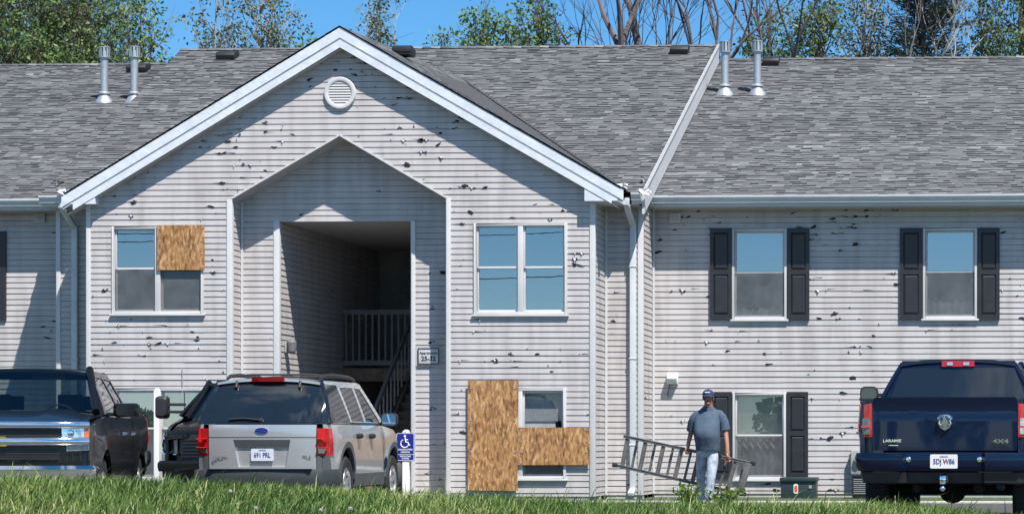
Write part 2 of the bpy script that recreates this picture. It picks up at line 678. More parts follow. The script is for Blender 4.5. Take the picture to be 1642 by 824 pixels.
M['skin'] = mat('sunburnt_skin', (.36, .17, .115), .55, noise=.12, nscale=14)
M['shirt'] = mat('slate_blue_cotton', (.055, .085, .125), .9, noise=.18, nscale=9, bump=.5, bscale=9)
M['denim'] = mat('washed_denim', (.17, .22, .29), .9, noise=.0, col2=(.48, .53, .60), nscale=7, bump=.6, bscale=12)
M['cap'] = mat('navy_cap', (.018, .025, .085), .8, noise=.15)
M['capmesh'] = mat('cap_mesh', (.62, .63, .66), .8, noise=.1)
M['hair'] = mat('grey_hair', (.12, .10, .09), .8, noise=.3, nscale=30)
M['boot'] = mat('work_boot', (.10, .065, .04), .7, noise=.3)
M['alu'] = mat('ladder_aluminium', (.16, .155, .15), .5, metal=.4, noise=.25, nscale=10)
M['bark'] = mat('bark', (.13, .10, .085), .95, noise=.45, nscale=10, stretch=(1, 1, .2), bump=.6, bscale=20)
M['barkpale'] = mat('pale_bark', (.30, .26, .23), .95, noise=.4, nscale=8, stretch=(1, 1, .2))
M['barkgrey'] = mat('grey_bark', (.115, .095, .10), .95, noise=.4, nscale=8, stretch=(1, 1, .2))
LEAF = lambda nm, a, b, c: attr_mat(nm, [(0, a), (.5, b), (1, c)], 'leaf', .55, .3, .8, transl=.35, spec=.4)
M['leafgreen'] = LEAF('leaf_green', (.056, .105, .034), (.115, .190, .060), (.23, .31, .125))
M['leafbright'] = LEAF('leaf_bright', (.074, .130, .036), (.14, .225, .064), (.26, .34, .12))
M['leafgrey'] = LEAF('leaf_grey_green', (.076, .108, .066), (.128, .168, .10), (.26, .30, .21))
M['leafdark'] = LEAF('cedar_green', (.024, .036, .032), (.045, .066, .055), (.09, .115, .09))
M['grass'] = attr_mat('grass_blade', [(0, (.048, .098, .020)), (.45, (.118, .200, .044)), (.8, (.235, .300, .085)), (1, (.44, .43, .20))], 'leaf', .5, .35, .9, transl=.35, spec=.35)
M['turf'] = mat('turf_soil', (.045, .07, .022), .95, noise=.5, nscale=3, bump=.5, bscale=30)
M['weed'] = LEAF('weed_leaf', (.06, .11, .02), (.12, .20, .035), (.24, .32, .07))
M['fluff'] = mat('seed_fluff', (.42, .42, .40), .95, noise=.1)

# ------------------------------------------------------------------ ground
CREST_Y = 16.0


def crest_z(px):
    pts = [(-400, 752), (0, 757), (300, 765), (560, 779), (700, 786), (850, 791), (1000, 797), (1200, 798), (1400, 801), (1500, 806), (1560, 815), (1642, 827), (2000, 850)]
    for (a, ya), (b, yb) in zip(pts, pts[1:]):
        if px <= b:
            break
    y = ya + (yb - ya) * (px - a) / (b - a)
    return AZ(px, y, CREST_Y) - .13


CREST = [(AX(px, CREST_Y), crest_z(px)) for px in range(-400, 2001, 60)]


def ground_z(x, y):
    xs = [c[0] for c in CREST]
    zc = float(np.interp(x, xs, [c[1] for c in CREST]))
    if y < 4:
        return -.55
    if y < CREST_Y:
        t = (y - 4) / (CREST_Y - 4)
        t = 1 - (1 - t) ** 1.25 if t > 0 else 0
        return -.55 + (zc + .55) * t
    if y < 21:
        t = (y - CREST_Y) / 5
        t = t * t * (3 - 2 * t)
        return zc * (1 - t) - .02 * t
    return -.02


gx = [-900, -300, -120, -60, -40] + [-30 + i * 1.0 for i in range(61)] + [40, 60, 120, 300, 900]
gy = [-400, -100, -40, -10, 0, 3.9, 4] + [5 + i * .5 for i in range(33)] + [22, 26, 32, 40, 50, 60, 80, 110, 160, 300, 900, 2500]
g = MB()
g.v = [(x, y, ground_z(x, y)) for y in gy for x in gx]
nx = len(gx)
for j in range(len(gy) - 1):
    for i in range(nx - 1):
        g.f.append((j * nx + i, j * nx + i + 1, (j + 1) * nx + i + 1, (j + 1) * nx + i))
        g.m.append(0)
        g.a.append(0)
struct(g.build('ground', M['turf'], smooth=True))
b = MB()
b.face([(-60, 21.2, -.012), (30, 21.2, -.012), (30, 38.0, -.012), (-60, 38.0, -.012)])
struct(b.build('parking_lot', M['asphalt']))
b = MB()
for i in range(-14, 8):
    x = -1.9 + i * 2.75
    b.face([(x, 31.5, -.008), (x + .1, 31.5, -.008), (x + .1, 37.9, -.008), (x, 37.9, -.008)])
struct(b.build('parking_lines', M['paintline']))
b = MB()
b.box(-60, 30, 38.0, 38.17, -.1, .02)
struct(b.build('kerb', M['conc'], bevel=.02))
b = MB()
b.box(-13.2, -9.2, 38.18, 40.48, -.1, .026)
struct(b.build('sidewalk', M['conc']))
b = MB()
b.face([(-200, -5.5, -.54), (200, -5.5, -.54), (200, 3, -.54), (-200, 3, -.54)])
struct(b.build('road', M['asphalt']))

# ------------------------------------------------------------------ the apartment building
YG, YRC, YM, YW = 40.0, 40.5, 41.07, 42.24       # gable front, recess wall, middle wall, wing wall
BLD = thing('apartment_building', 'two storey apartment building with storm torn white siding and grey shingle roof', 'building', (0, 0, 0))
EXPO, LIP, SLOT = .1016, .0105, .0065


def crossings(polys, z):
    xs = []
    for p in polys:
        for (x0, z0), (x1, z1) in zip(p, p[1:] + p[:1]):
            if (z0 <= z < z1) or (z1 <= z < z0):
                xs.append(x0 + (x1 - x0) * (z - z0) / (z1 - z0))
    xs.sort()
    return xs


def inside(polys, x, z):
    return sum(1 for c in crossings(polys, z) if c < x) % 2 == 1


def siding(name, polys, O, A, N, nholes=0, seed=1, zstart=0.0, hole_ok=None):
    """lap siding on outline polys[0] minus polys[1:], in (s, z) along axis A from O, outward normal N"""
    O, A, N = Vector(O), Vector(A), Vector(N)
    mb = MB()
    rr = random.Random(seed)
    zs = sorted(set(round(p[1], 5) for pl in polys for p in pl))
    z0, z1 = zs[0], zs[-1]

    def pt(s_, z, off):
        return O + A * s_ + N * off + Vector((0, 0, z))
    k = math.floor((z0 - zstart) / EXPO)
    while zstart + k * EXPO < z1:
        za, zb = zstart + k * EXPO, zstart + (k + 1) * EXPO
        cuts = [max(za, z0)] + [z for z in zs if za + 1e-4 < z < zb - 1e-4] + [min(zb, z1)]
        for c0, c1 in zip(cuts, cuts[1:]):
            if c1 - c0 < 1e-4:
                continue
            lo, hi = crossings(polys, c0 + 1e-4), crossings(polys, c1 - 1e-4)
            if len(lo) != len(hi):
                continue
            top = abs(c1 - zb) < 1e-4 and c1 - c0 > SLOT * 1.5
            cs = c1 - SLOT if top else c1
            o0, o1 = LIP * (1 - (c0 - za) / EXPO), LIP * (1 - (cs - za) / EXPO)
            for i in range(0, len(lo) - 1, 2):
                f = (cs - c0) / (c1 - c0)
                if hi[i + 1] - hi[i] > 2.2 and abs(hi[i] - lo[i]) < 1e-4 and abs(hi[i + 1] - lo[i + 1]) < 1e-4 and top and abs(c0 - za) < 1e-4:
                    xx = [lo[i]]
                    q_ = lo[i] + rr.uniform(.6, 3.6)
                    while q_ < lo[i + 1] - .3:
                        xx.append(q_)
                        q_ += rr.uniform(1.8, 3.7)
                    xx.append(lo[i + 1])
                    for sa, sb in zip(xx, xx[1:]):
                        j0, j1, j2 = rr.uniform(-.0015, .0025), rr.uniform(-.0025, .0025), rr.uniform(-.0025, .0025)
                        n_ = max(1, int((sb - sa) / .45))
                        for k_ in range(n_):
                            ua, ub = sa + (sb - sa) * k_ / n_, sa + (sb - sa) * (k_ + 1) / n_
                            wa = j1 + (j2 - j1) * k_ / n_
                            wb = j1 + (j2 - j1) * (k_ + 1) / n_
                            mb.face([pt(ua, c0 + wa, o0 + j0), pt(ub, c0 + wb, o0 + j0), pt(ub, cs, o1), pt(ua, cs, o1)])
                            mb.face([pt(ua, c0, -.03), pt(ub, c0, -.03), pt(ub, c0 + wb, o0 + j0), pt(ua, c0 + wa, o0 + j0)])
                        mb.face([pt(sa, cs, o1), pt(sb, cs, o1), pt(sb, cs, -.03), pt(sa, cs, -.03)])
                        mb.face([pt(sa, cs, -.03), pt(sb, cs, -.03), pt(sb, c1, -.03), pt(sa, c1, -.03)])
                    continue
                ha, hb = lo[i] + (hi[i] - lo[i]) * f, lo[i + 1] + (hi[i + 1] - lo[i + 1]) * f
                mb.face([pt(lo[i], c0, o0), pt(lo[i + 1], c0, o0), pt(hb, cs, o1), pt(ha, cs, o1)])
                if top:
                    mb.face([pt(ha, cs, o1), pt(hb, cs, o1), pt(hb, cs, -.03), pt(ha, cs, -.03)])
                    mb.face([pt(ha, cs, -.03), pt(hb, cs, -.03), pt(hi[i + 1], c1, -.03), pt(hi[i], c1, -.03)])
                if abs(c0 - za) < 1e-4:
                    mb.face([pt(lo[i], c0, -.03), pt(lo[i + 1], c0, -.03), pt(lo[i + 1], c0, o0), pt(lo[i], c0, o0)])
        k += 1
    smin, smax = min(p[0] for p in polys[0]), max(p[0] for p in polys[0])
    made = tries = 0
    clusters = []
    while made < nholes and tries < nholes * 30:
        tries += 1
        if clusters and rr.random() < .22:
            c = rr.choice(clusters)
            s_, z = c[0] + rr.gauss(0, .22), c[1] + rr.gauss(0, .10)
        else:
            s_, z = rr.uniform(smin + .1, smax - .1), rr.uniform(z0 + .1, z1 - .12)
        if rr.random() < .8:
            z = zstart + math.floor((z - zstart) / EXPO) * EXPO + rr.uniform(.0, .022)
        if not (inside(polys, s_ - .1, z) and inside(polys, s_ + .1, z) and inside(polys, s_, z + .06) and inside(polys, s_, z - .06)):
            continue
        if hole_ok and not hole_ok(s_, z):
            continue
        made += 1
        clusters.append((s_, z))
        big = rr.random()
        wd = rr.uniform(.014, .036) if big < .6 else rr.uniform(.036, .088)
        ht = wd * rr.uniform(.18, .42) if big < .85 else wd * rr.uniform(.35, .6)
        n = rr.choice((6, 7, 9, 10))
        tilt = rr.uniform(-.35, .35)
        pts = []
        for i in range(n):
            t = 2 * math.pi * i / n
            q = rr.uniform(.25, 1.15)
            a_, b_ = math.cos(t) * wd * q, math.sin(t) * ht * q
            pts.append(pt(s_ + a_ * math.cos(tilt) - b_ * math.sin(tilt), z + a_ * math.sin(tilt) + b_ * math.cos(tilt), LIP + .003))
        mb.face(pts, 1)
        if rr.random() < .45:      # a torn tongue of vinyl curling off the hole
            tw = wd * rr.uniform(.5, 1.1)
            o_ = rr.uniform(.012, .035)
            dz = rr.choice((-1, 1)) * rr.uniform(.015, .05)
            mb.face([pt(s_ - tw * .5, z + ht * .5, LIP + .004), pt(s_ + tw * .6, z + ht * .4, LIP + .004), pt(s_ + tw * .2, z + ht * .4 + dz, LIP + o_)])
        if rr.random() < .18:      # a crack running along the lap
            ln = rr.uniform(.08, .22)
            sg = rr.choice((-1, 1))
            mb.face([pt(s_, z + .006, LIP + .0035), pt(s_ + sg * ln, z + rr.uniform(-.01, .012), LIP + .0035), pt(s_, z - .006, LIP + .0035)], 1)
    return mb.build(name, [M['siding'], M['hole']], BLD)


def rect(x0, x1, z0, z1):
    return [(x0, z0), (x1, z0), (x1, z1), (x0, z1)]


def pxrect(px0, px1, py0, py1, Y):
    a, b_ = at(px0, py1, Y), at(px1, py0, Y)
    zl, zh = (AZ(px0, py1, Y) + AZ(px1, py1, Y)) / 2, (AZ(px0, py0, Y) + AZ(px1, py0, Y)) / 2
    return (a.x, b_.x, zl, zh)


# --- windows
def window(px0, px1, py0, py1, Y, lights=1, rail=None, cover=(), blinds=0.0, lower='screen', drape=None, pane='glass'):
    x0, x1, z0, z1 = pxrect(px0, px1, py0, py1, Y)
    zr = AZ((px0 + px1) / 2, rail, Y) if rail else (z0 + z1) / 2
    c = .045
    f = MB()
    yf = Y - .035
    for (a, b_, p, q) in ((x0, x0 + c, z0, z1), (x1 - c, x1, z0, z1), (x0 + c, x1 - c, z1 - c, z1), (x0 + c, x1 - c, z0, z0 + c)):
        f.box(a, b_, yf, Y + .09, p, q)
    edges = [x0 + c]
    if lights == 2:
        xm = (x0 + x1) / 2
        f.box(xm - .045, xm + .045, yf + .004, Y + .09, z0 + c, z1 - c)
        edges += [xm - .045, xm + .045]
    edges += [x1 - c]
    win = f.build('window', M['trim'], BLD, bevel=.006)
    s = MB()
    s.box(x0 - .03, x1 + .03, Y - .06, Y + .0, z0 - .035, z0 - .002)
    s.build('sill', M['trim'], win, bevel=.006)
    for k in range(lights):
        a, b_ = edges[2 * k] + .002, edges[2 * k + 1] - .002
        su, sl = MB(), MB()
        r_ = .032
        for mb, p, q, yy in ((su, zr, z1 - c - .002, Y + .012), (sl, z0 + c + .002, zr + .028, Y + .040)):
            for (m0, m1, n0, n1) in ((a, a + r_, p, q), (b_ - r_, b_, p, q), (a + r_, b_ - r_, q - r_, q), (a + r_, b_ - r_, p, p + r_)):
                mb.box(m0, m1, yy, yy + .026, n0, n1)
        su.build('sash', M['trim'], win, bevel=.004)
        sl.build('sash', M['trim'], win, bevel=.004)
        p = MB()
        yy = Y + .026
        p.face([(a + r_, yy, zr + r_), (b_ - r_, yy, zr + r_), (b_ - r_, yy, z1 - c - r_), (a + r_, yy, z1 - c - r_)])
        p.build('pane', M[pane], win)
        p = MB()
        yy = Y + .053
        p.face([(a + r_, yy, z0 + c + r_), (b_ - r_, yy, z0 + c + r_), (b_ - r_, yy, zr), (a + r_, yy, zr)])
        p.build('pane', M['glass' if lower == 'clear' else 'glassdim'], win)
        if lower == 'screen':
            sg = MB()
            n_ = 14
            rs_ = random.Random(int(px0) * 3 + k)
            P_ = [[(a + .006 + (b_ - a - .012) * i / n_, Y + .004 + rs_.uniform(-.003, .003) * (0 < i < n_ and 0 < j < n_), z0 + c + .006 + (zr - z0 - c) * j / n_) for i in range(n_ + 1)] for j in range(n_ + 1)]
            for j in range(n_):
                for i in range(n_):
                    sg.face([P_[j][i], P_[j][i + 1], P_[j + 1][i + 1], P_[j + 1][i]])
            sg.build('insect_screen', M['screen'], win, smooth=True, weld=True)
        if blinds > 0:
            bl = MB()
            zz = z1 - c
            zend = z1 - c - (z1 - z0) * blinds
            while zz > zend:
                bl.face([(a, Y + .115, zz), (b_, Y + .115, zz), (b_, Y + .135, zz - .030), (a, Y + .135, zz - .030)])
                zz -= .028
            bl.box(a, b_, Y + .115, Y + .14, zend - .025, zend)
            bl.build('blind', M['blind'], win)
        if drape:
            d = MB()
            rr = random.Random(int(px0) + k)
            n = 14
            zd = z0 + c + (z1 - z0) * drape
            top = [zd + rr.uniform(-.05, .05) for _ in range(n + 1)]
            for i in range(n):
                xa, xb = a + (b_ - a) * i / n, a + (b_ - a) * (i + 1) / n
                ya, yb = Y + .12 + .05 * (i % 2), Y + .12 + .05 * ((i + 1) % 2)
                d.face([(xa, ya, z0), (xb, yb, z0), (xb, yb + .03, top[i + 1]), (xa, ya + .03, top[i])])
            d.build('curtain', M['cloth'], win)
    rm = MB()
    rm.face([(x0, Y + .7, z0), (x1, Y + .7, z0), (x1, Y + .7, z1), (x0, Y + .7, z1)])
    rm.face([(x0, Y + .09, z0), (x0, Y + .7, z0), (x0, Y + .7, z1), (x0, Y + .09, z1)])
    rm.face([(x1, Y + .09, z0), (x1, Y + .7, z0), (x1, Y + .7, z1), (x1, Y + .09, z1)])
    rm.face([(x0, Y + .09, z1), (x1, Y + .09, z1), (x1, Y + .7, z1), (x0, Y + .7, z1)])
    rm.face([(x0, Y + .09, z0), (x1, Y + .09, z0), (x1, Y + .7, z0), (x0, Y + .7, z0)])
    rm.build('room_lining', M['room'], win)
    return rect(x0 + .012, x1 - .012, z0 + .012, z1 - .012)


def shutter(px0, px1, py0, py1, Y):
    x0, x1, z0, z1 = pxrect(px0, px1, py0, py1, Y)
    mb = MB()
    y0, y1 = Y - .055, Y - .012
    zm = z0 + (z1 - z0) * .52
    st = .065
    mb.box(x0, x0 + st, y0, y1, z0, z1)
    mb.box(x1 - st, x1, y0, y1, z0, z1)
    for p, q in ((z0, z0 + .10), (zm - .045, zm + .045), (z1 - .085, z1)):
        mb.box(x0 + st, x1 - st, y0, y1, p, q)
    for p, q in ((z0 + .10, zm - .045), (zm + .045, z1 - .085)):
        a, b_ = x0 + st, x1 - st
        i = .035
        yo, yi = y0 + .024, y0 + .006
        A_ = [(a, yo, p), (b_, yo, p), (b_, yo, q), (a, yo, q)]
        B_ = [(a + i, yi, p + i), (b_ - i, yi, p + i), (b_ - i, yi, q - i), (a + i, yi, q - i)]
        mb.face(B_)
        for k in range(4):
            mb.face([A_[k], A_[(k + 1) % 4], B_[(k + 1) % 4], B_[k]])
    mb.build('shutter', M['shutter'], BLD)


def corner(x, Y, z0, z1, w=.075, side=1, d=.075, name='corner_post'):
    """outside corner post: front leg w wide, return leg going back on the side given"""
    mb = MB()
    xa, xb = (x - w, x) if side > 0 else (x, x + w)
    mb.box(xa, xb + (.018 if side > 0 else 0), Y - .024, Y + .0, z0, z1)
    xs = x + .018 if side > 0 else x - .018
    mb.box(min(x, xs), max(x, xs), Y + .001, Y + d, z0, z1)
    mb.build(name, M['trim'], BLD, bevel=.004)


# gable wall
XGL, XGR = AX(139, YG), AX(953, YG)
AP = Vector((-11.17, 0, 8.0))
EL, ER = Vector((-15.89, 0, 5.2)), Vector((-6.42, 0, 5.27))
SL = (AP.z - EL.z) / (AP.x - EL.x)
SR = (AP.z - ER.z) / (ER.x - AP.x)


def gable_z(x):
    return AP.z - (AP.x - x) * SL if x < AP.x else AP.z - (x - AP.x) * SR


RECL, RECR = AX(371, YG), AX(716, YG)
zshL, zshR = AZ(371, 322, YG), AZ(716, 316, YG)
zsh = (zshL + zshR) / 2
RECAP = at(545, 218, YG)
rec = [(RECL, .0), (RECR, .0), (RECR, zsh), (RECAP.x, RECAP.z), (RECL, zsh)]
wUL = window(180, 327, 363, 503, YG, 2, 432)
wUR = window(760, 910, 358, 504, YG, 2, 430, lower='clear')
wLR = window(760, 908, 622, 767, YG, 2, 695, blinds=.0, pane='glassfaint')
_w = bpy.data.objects[max((o.name for o in bpy.data.objects if o.name.startswith('window') and o.parent is BLD), key=lambda s: s)]
_x0, _x1, _z0, _z1 = pxrect(836, 906, 624, 690, YG)
_b = MB()
_b.face([(_x0, YG + .11, _z0 + .16), (_x1, YG + .11, _z0 + .16), (_x1, YG + .11, _z1), (_x0, YG + .11, _z1)])  # added grey sheet masking the sun patch and shadow in the room behind
_b.build('pane_grey_mask', M['greyplastic'], _w)
_b = MB()
_b.box(_x0, _x0 + .56, YG + .13, YG + .15, _z0 - .3, _z0 + .17)
_b.build('curtain', M['cloth'], _w)
wLL = window(182, 328, 622, 768, YG, 2, 688, blinds=.47)
gout = [(XGL, .04), (RECL, .04)] + [(RECL, zsh), (RECAP.x, RECAP.z), (RECR, zsh), (RECR, .04), (XGR, .04), (XGR, gable_z(XGR) - .1), (AP.x, AP.z - .1), (XGL, gable_z(XGL) - .1)]
gpoly = [gout, wUL, wUR, wLR, wLL]
siding('gable_wall', gpoly, (0, YG, 0), (1, 0, 0), (0, -1, 0), 250, 5)
# recess wall with the breezeway opening
BXL, BXR = AX(447, YRC), AX(660, YRC)
BZ = (AZ(447, 356, YRC) + AZ(660, 354, YRC)) / 2
rpoly = [[(RECL - .02, .04), (BXL, .04), (BXL, BZ), (BXR, BZ), (BXR, .04), (RECR + .02, .04), (RECR + .02, zsh + .05), (RECAP.x, RECAP.z + .05), (RECL - .02, zsh + .05)]]
siding('recess_wall', rpoly, (0, YRC, 0), (1, 0, 0), (0, -1, 0), 34, 8)
# recess reveals
siding('recess_reveal', [rect(0, YRC - YG, .04, zsh)], (RECL, YG, 0), (0, 1, 0), (1, 0, 0), 0)
siding('recess_reveal', [rect(0, YRC - YG, .04, zsh)], (RECR, YG, 0), (0, 1, 0), (-1, 0, 0), 0)
b = MB()
for (xa, za, xb, zb) in ((RECL, zsh, RECAP.x, RECAP.z), (RECAP.x, RECAP.z, RECR, zsh)):
    b.face([(xa, YG - .01, za), (xb, YG - .01, zb), (xb, YRC, zb), (xa, YRC, za)])
b.build('recess_soffit', M['soffit'], BLD)
b = MB()
for (xa, za, xb, zb) in ((RECL, zsh, RECAP.x, RECAP.z), (RECAP.x, RECAP.z, RECR, zsh)):
    b.bar((xa, YG - .012, za + .012), (xb, YG - .012, zb + .012), .028, .03)
b.build('arch_trim', M['trim'], BLD)
# side walls of the gable block, middle wall and wing walls
XML, XMR = AX(91, YM), AX(1030, YM)
siding('gable_side_wall', [rect(0, YM - YG, .04, 5.2)], (XGR, YG, 0), (0, 1, 0), (1, 0, 0), 2, 3)
siding('gable_side_wall', [rect(0, YM - YG, .04, 5.2)], (XGL, YG, 0), (0, 1, 0), (-1, 0, 0), 0)
siding('middle_wall', [rect(XGR, XMR, .04, 5.25)], (0, YM, 0), (1, 0, 0), (0, -1, 0), 10, 21)
siding('middle_wall', [rect(XML, XGL, .04, 5.25)], (0, YM, 0), (1, 0, 0), (0, -1, 0), 9, 22)
siding('middle_side_wall', [rect(0, YW - YM, .04, 5.6)], (XMR, YM, 0), (0, 1, 0), (1, 0, 0), 2, 4)
siding('middle_side_wall', [rect(0, YW - YM, .04, 5.6)], (XML, YM, 0), (0, 1, 0), (-1, 0, 0), 0)
w1 = window(1174, 1262, 367, 512, YW, 1, 438, drape=.10)
w2 = window(1480, 1567, 366, 511, YW, 1, 437, drape=.16)
w3 = window(1175, 1261, 629, 768, YW, 1, 699, blinds=.47, drape=.46, pane='glassweak')
w4 = window(1482, 1567, 629, 768, YW, 1, 699, blinds=.6)
for a in ((1139, 1174), (1263, 1298), (1443, 1479), (1568, 1603)):
    shutter(*a, 366, 513, YW)
for a in ((1140, 1174), (1262, 1296), (1446, 1480), (1569, 1602)):
    shutter(*a, 628, 766, YW)
XWR = 14.0
siding('wing_wall', [rect(XMR, XWR, .04, 5.3), w1, w2, w3, w4], (0, YW, 0), (1, 0, 0), (0, -1, 0), 320, 31, hole_ok=lambda s, z: s < 1.6)
w5 = window(-78, -1, 372, 512, YW, 1, 441)
shutter(-112, -79, 371, 513, YW)
shutter(0, 11, 371, 513, YW)
siding('wing_wall', [rect(-40, XML, .04, 5.3), w5], (0, YW, 0), (1, 0, 0), (0, -1, 0), 16, 32, hole_ok=lambda s, z: s > -20)
# posts
corner(XGL, YG, .04, gable_z(XGL) - .12, side=-1)
corner(XGR, YG, .04, gable_z(XGR) - .12, side=1)
corner(RECL, YG, .04, zsh, side=1)
corner(RECR, YG, .04, zsh, side=-1)
corner(BXL, YRC, .04, BZ, side=1, w=.085)
corner(BXR, YRC, .04, BZ, side=-1, w=.07)
corner(XMR, YM, .04, 5.45, side=1)
corner(XML, YM, .04, 5.45, side=-1)
for x, y, sx in ((XGR, YM, 1), (XMR, YW, 1), (RECL, YRC, 1), (XGL, YM, -1)):
    b = MB()
    b.box(x + (.012 if sx > 0 else -.05), x + (.05 if sx > 0 else -.012), y - .03, y - .004, .04, 5.2 if y != YRC else zsh)
    b.build('inside_corner_trim', M['trim'], BLD)
b = MB()
b.box(-40, XML, YW + .01, YW + .2, -.2, .05)
b.box(XML, XGL, YM + .01, YM + .2, -.2, .05)
b.box(XGL, XGR, YRC + .02, YRC + .2, -.2, .05)
b.box(XGL + .01, RECL - .01, YG + .01, YG + .2, -.2, .045)
b.box(RECR + .01, XGR - .01, YG + .01, YG + .2, -.2, .045)
b.box(XGR, XMR, YM + .01, YM + .2, -.2, .05)
b.box(XMR, XWR, YW + .01, YW + .2, -.2, .05)
b.build('foundation', M['conc'], BLD)
# far walls that close the block
b = MB()
for (xa, ya, xb, yb, z) in ((-40, YW, -40, 62, 5.3), (XWR, YW, XWR, 62, 5.3), (-40, 62, XWR, 62, 5.3)):
    b.face([(xa, ya, 0), (xb, yb, 0), (xb, yb, z), (xa, ya, z)])
for x in (-40, XWR):
    b.face([(x, YW, 5.3), (x, 62, 5.3), (x, 51.95, 9.3)])
b.build('end_wall', M['siding'], BLD)

# breezeway inside
YB = 47.2
siding('breezeway_wall', [rect(0, YB - YRC, .04, BZ)], (BXL, YRC, 0), (0, 1, 0), (1, 0, 0), 6, 41)
siding('breezeway_wall', [rect(0, YB - YRC, .04, BZ)], (BXR, YRC, 0), (0, 1, 0), (-1, 0, 0), 0)
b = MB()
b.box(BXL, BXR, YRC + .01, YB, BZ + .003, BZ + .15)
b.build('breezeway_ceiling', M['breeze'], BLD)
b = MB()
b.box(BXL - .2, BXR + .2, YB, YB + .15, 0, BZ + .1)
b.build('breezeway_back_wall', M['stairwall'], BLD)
b = MB()
b.box(BXL, BXR, YRC, YB, -.1, .06)
b.build('breezeway_floor', M['conc'], BLD)
XST = -11.08
b = MB()
b.box(BXL + .02, BXR - .02, 44.5, YB - .01, 2.12, 2.36)
b.build('stair_landing', M['wood'], BLD)
b = MB()
n = 13
for i in range(n):
    z = 2.36 * (i + 1) / (n + 1)
    y = 41.2 + (44.5 - 41.2) * i / n
    b.box(XST + .03, BXR - .03, y, y + .29, z - .04, z)
    b.box(XST + .03, BXR - .03, y + .02, y + .04, z - .18, z - .04)
b.box(XST, XST + .03, 44.3, 44.49, 1.9, 2.3)
b.bar((XST + .015, 41.1, .1), (XST + .015, 44.5, 2.25), .03, .26)
b.build('stair_flight', M['wood'], BLD)
b = MB()
b.bar((BXL + .03, 44.42, 3.42), (XST, 44.42, 3.42), .05, .09)
b.bar((BXL + .03, 44.42, 2.46), (XST, 44.42, 2.46), .05, .09)
x = BXL + .1
while x < XST:
    b.box(x - .018, x + .018, 44.40, 44.44, 2.46, 3.42)
    x += .125
b.box(XST - .05, XST + .05, 44.37, 44.47, 2.36, 3.55)
b.bar((XST, 44.4, 3.3), (XST, 41.3, 1.25), .05, .09)
b.box(XST - .04, XST + .04, 41.3, 41.38, .06, 1.25)
for i in range(1, 12):
    y = 44.4 - i * .26
    zt = 3.3 - (44.4 - y) * (2.05 / 3.1)
    b.box(XST - .014, XST + .014, y - .014, y + .014, zt - .8, zt)
b.build('stair_railing', M['rail'], BLD)

# roofs -------------------------------------------------------------------------
SLP = .398


def shingles(name, mapf, n, urange, nrm, seed, wmin=.10, wmax=.27, lipc=.22, ths=(.006, .008, .018, .022)):
    mb = MB()
    rr = random.Random(seed)
    nrm = Vector(nrm).normalized()
    for k in range(n):
        v0, v1 = k / n, (k + 1) / n
        u0, u1 = urange((v0 + v1) / 2)
        u = u0
        tone = rr.gauss(0, .06)
        while u < u1 - 1e-3:
            e = min(u1, u + rr.uniform(wmin, wmax))
            th = rr.choice(ths)
            wob = rr.uniform(-.002, .002)
            p = [mapf(u, v0), mapf(e, v0), mapf(e, v1), mapf(u, v1)]
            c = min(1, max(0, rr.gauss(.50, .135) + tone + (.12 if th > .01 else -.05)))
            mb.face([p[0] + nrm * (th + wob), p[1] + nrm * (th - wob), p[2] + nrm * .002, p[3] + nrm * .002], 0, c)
            mb.face([p[0], p[1], p[1] + nrm * (th - wob), p[0] + nrm * (th + wob)], 0, c * (lipc if th > .01 else .6))  # lip faces darker than their tab: shadow line put into the colour
            u = e
    return mb.build(name, [M['shingle']], BLD, attr='tab')


def roof_z(Y, z0, Y0):
    return z0 + SLP * (Y - Y0)


NW = (0, -SLP, 1)
CY0, CZ0, CYR = 40.6, 5.26, 51.5
WY0, WZ0, WYR = 41.79, 5.32, 51.95
CZR = roof_z(CYR, CZ0, CY0)
WZR = roof_z(WYR, WZ0, WY0)
CXL0, CXL1, CXR = -16.7, -18.0, -6.10


def plane_map(Y0, Z0, YR):
    return lambda u, v: Vector((u, Y0 + (YR - Y0) * v, roof_z(Y0 + (YR - Y0) * v, Z0, Y0)))


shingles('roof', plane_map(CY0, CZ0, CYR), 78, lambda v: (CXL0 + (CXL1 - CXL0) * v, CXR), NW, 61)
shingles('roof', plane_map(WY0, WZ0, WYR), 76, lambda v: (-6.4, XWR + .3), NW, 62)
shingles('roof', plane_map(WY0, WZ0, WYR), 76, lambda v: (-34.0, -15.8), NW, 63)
b = MB()      # decks and back slopes
for (x0, x1, xa, xb, Y0, Z0, YR) in ((CXL0, CXR, CXL1, CXR, CY0, CZ0, CYR), (-6.5, XWR + .3, -6.5, XWR + .3, WY0, WZ0, WYR), (-40.3, -15.8, -40.3, -15.8, WY0, WZ0, WYR)):
    zr = roof_z(YR, Z0, Y0)
    b.face([(x0, Y0, Z0 - .006), (x1, Y0, Z0 - .006), (xb, YR, zr - .006), (xa, YR, zr - .006)])
    b.face([(xa, YR, zr - .004), (xb, YR, zr - .004), (xb, 2 * YR - Y0, Z0), (xa, 2 * YR - Y0, Z0)])
b.build('roof_deck', M['rooffelt'], BLD)
rr = random.Random(3)      # ridge caps
for (x0, x1, Y, z) in ((CXL1, CXR, CYR, CZR), (-6.0, XWR + .3, WYR, WZR), (-34, -17.9, WYR, WZR)):
    b = MB()
    x = x0
    while x < x1:
        e = min(x1, x + .2)
        c = rr.gauss(.45, .2)
        zz = z + .02 + rr.uniform(0, .006)
        for sg in (-1, 1):
            b.face([(x, Y, zz + .012), (e, Y, zz), (e, Y + sg * .16, zz - .066), (x, Y + sg * .16, zz - .054)], 0, c)
        x = e
    b.build('ridge_cap', M['shingle'], BLD, attr='tab')

# gable roof
GY = YG - .22
RB = Vector((AP.x, 48.74, 8.5))


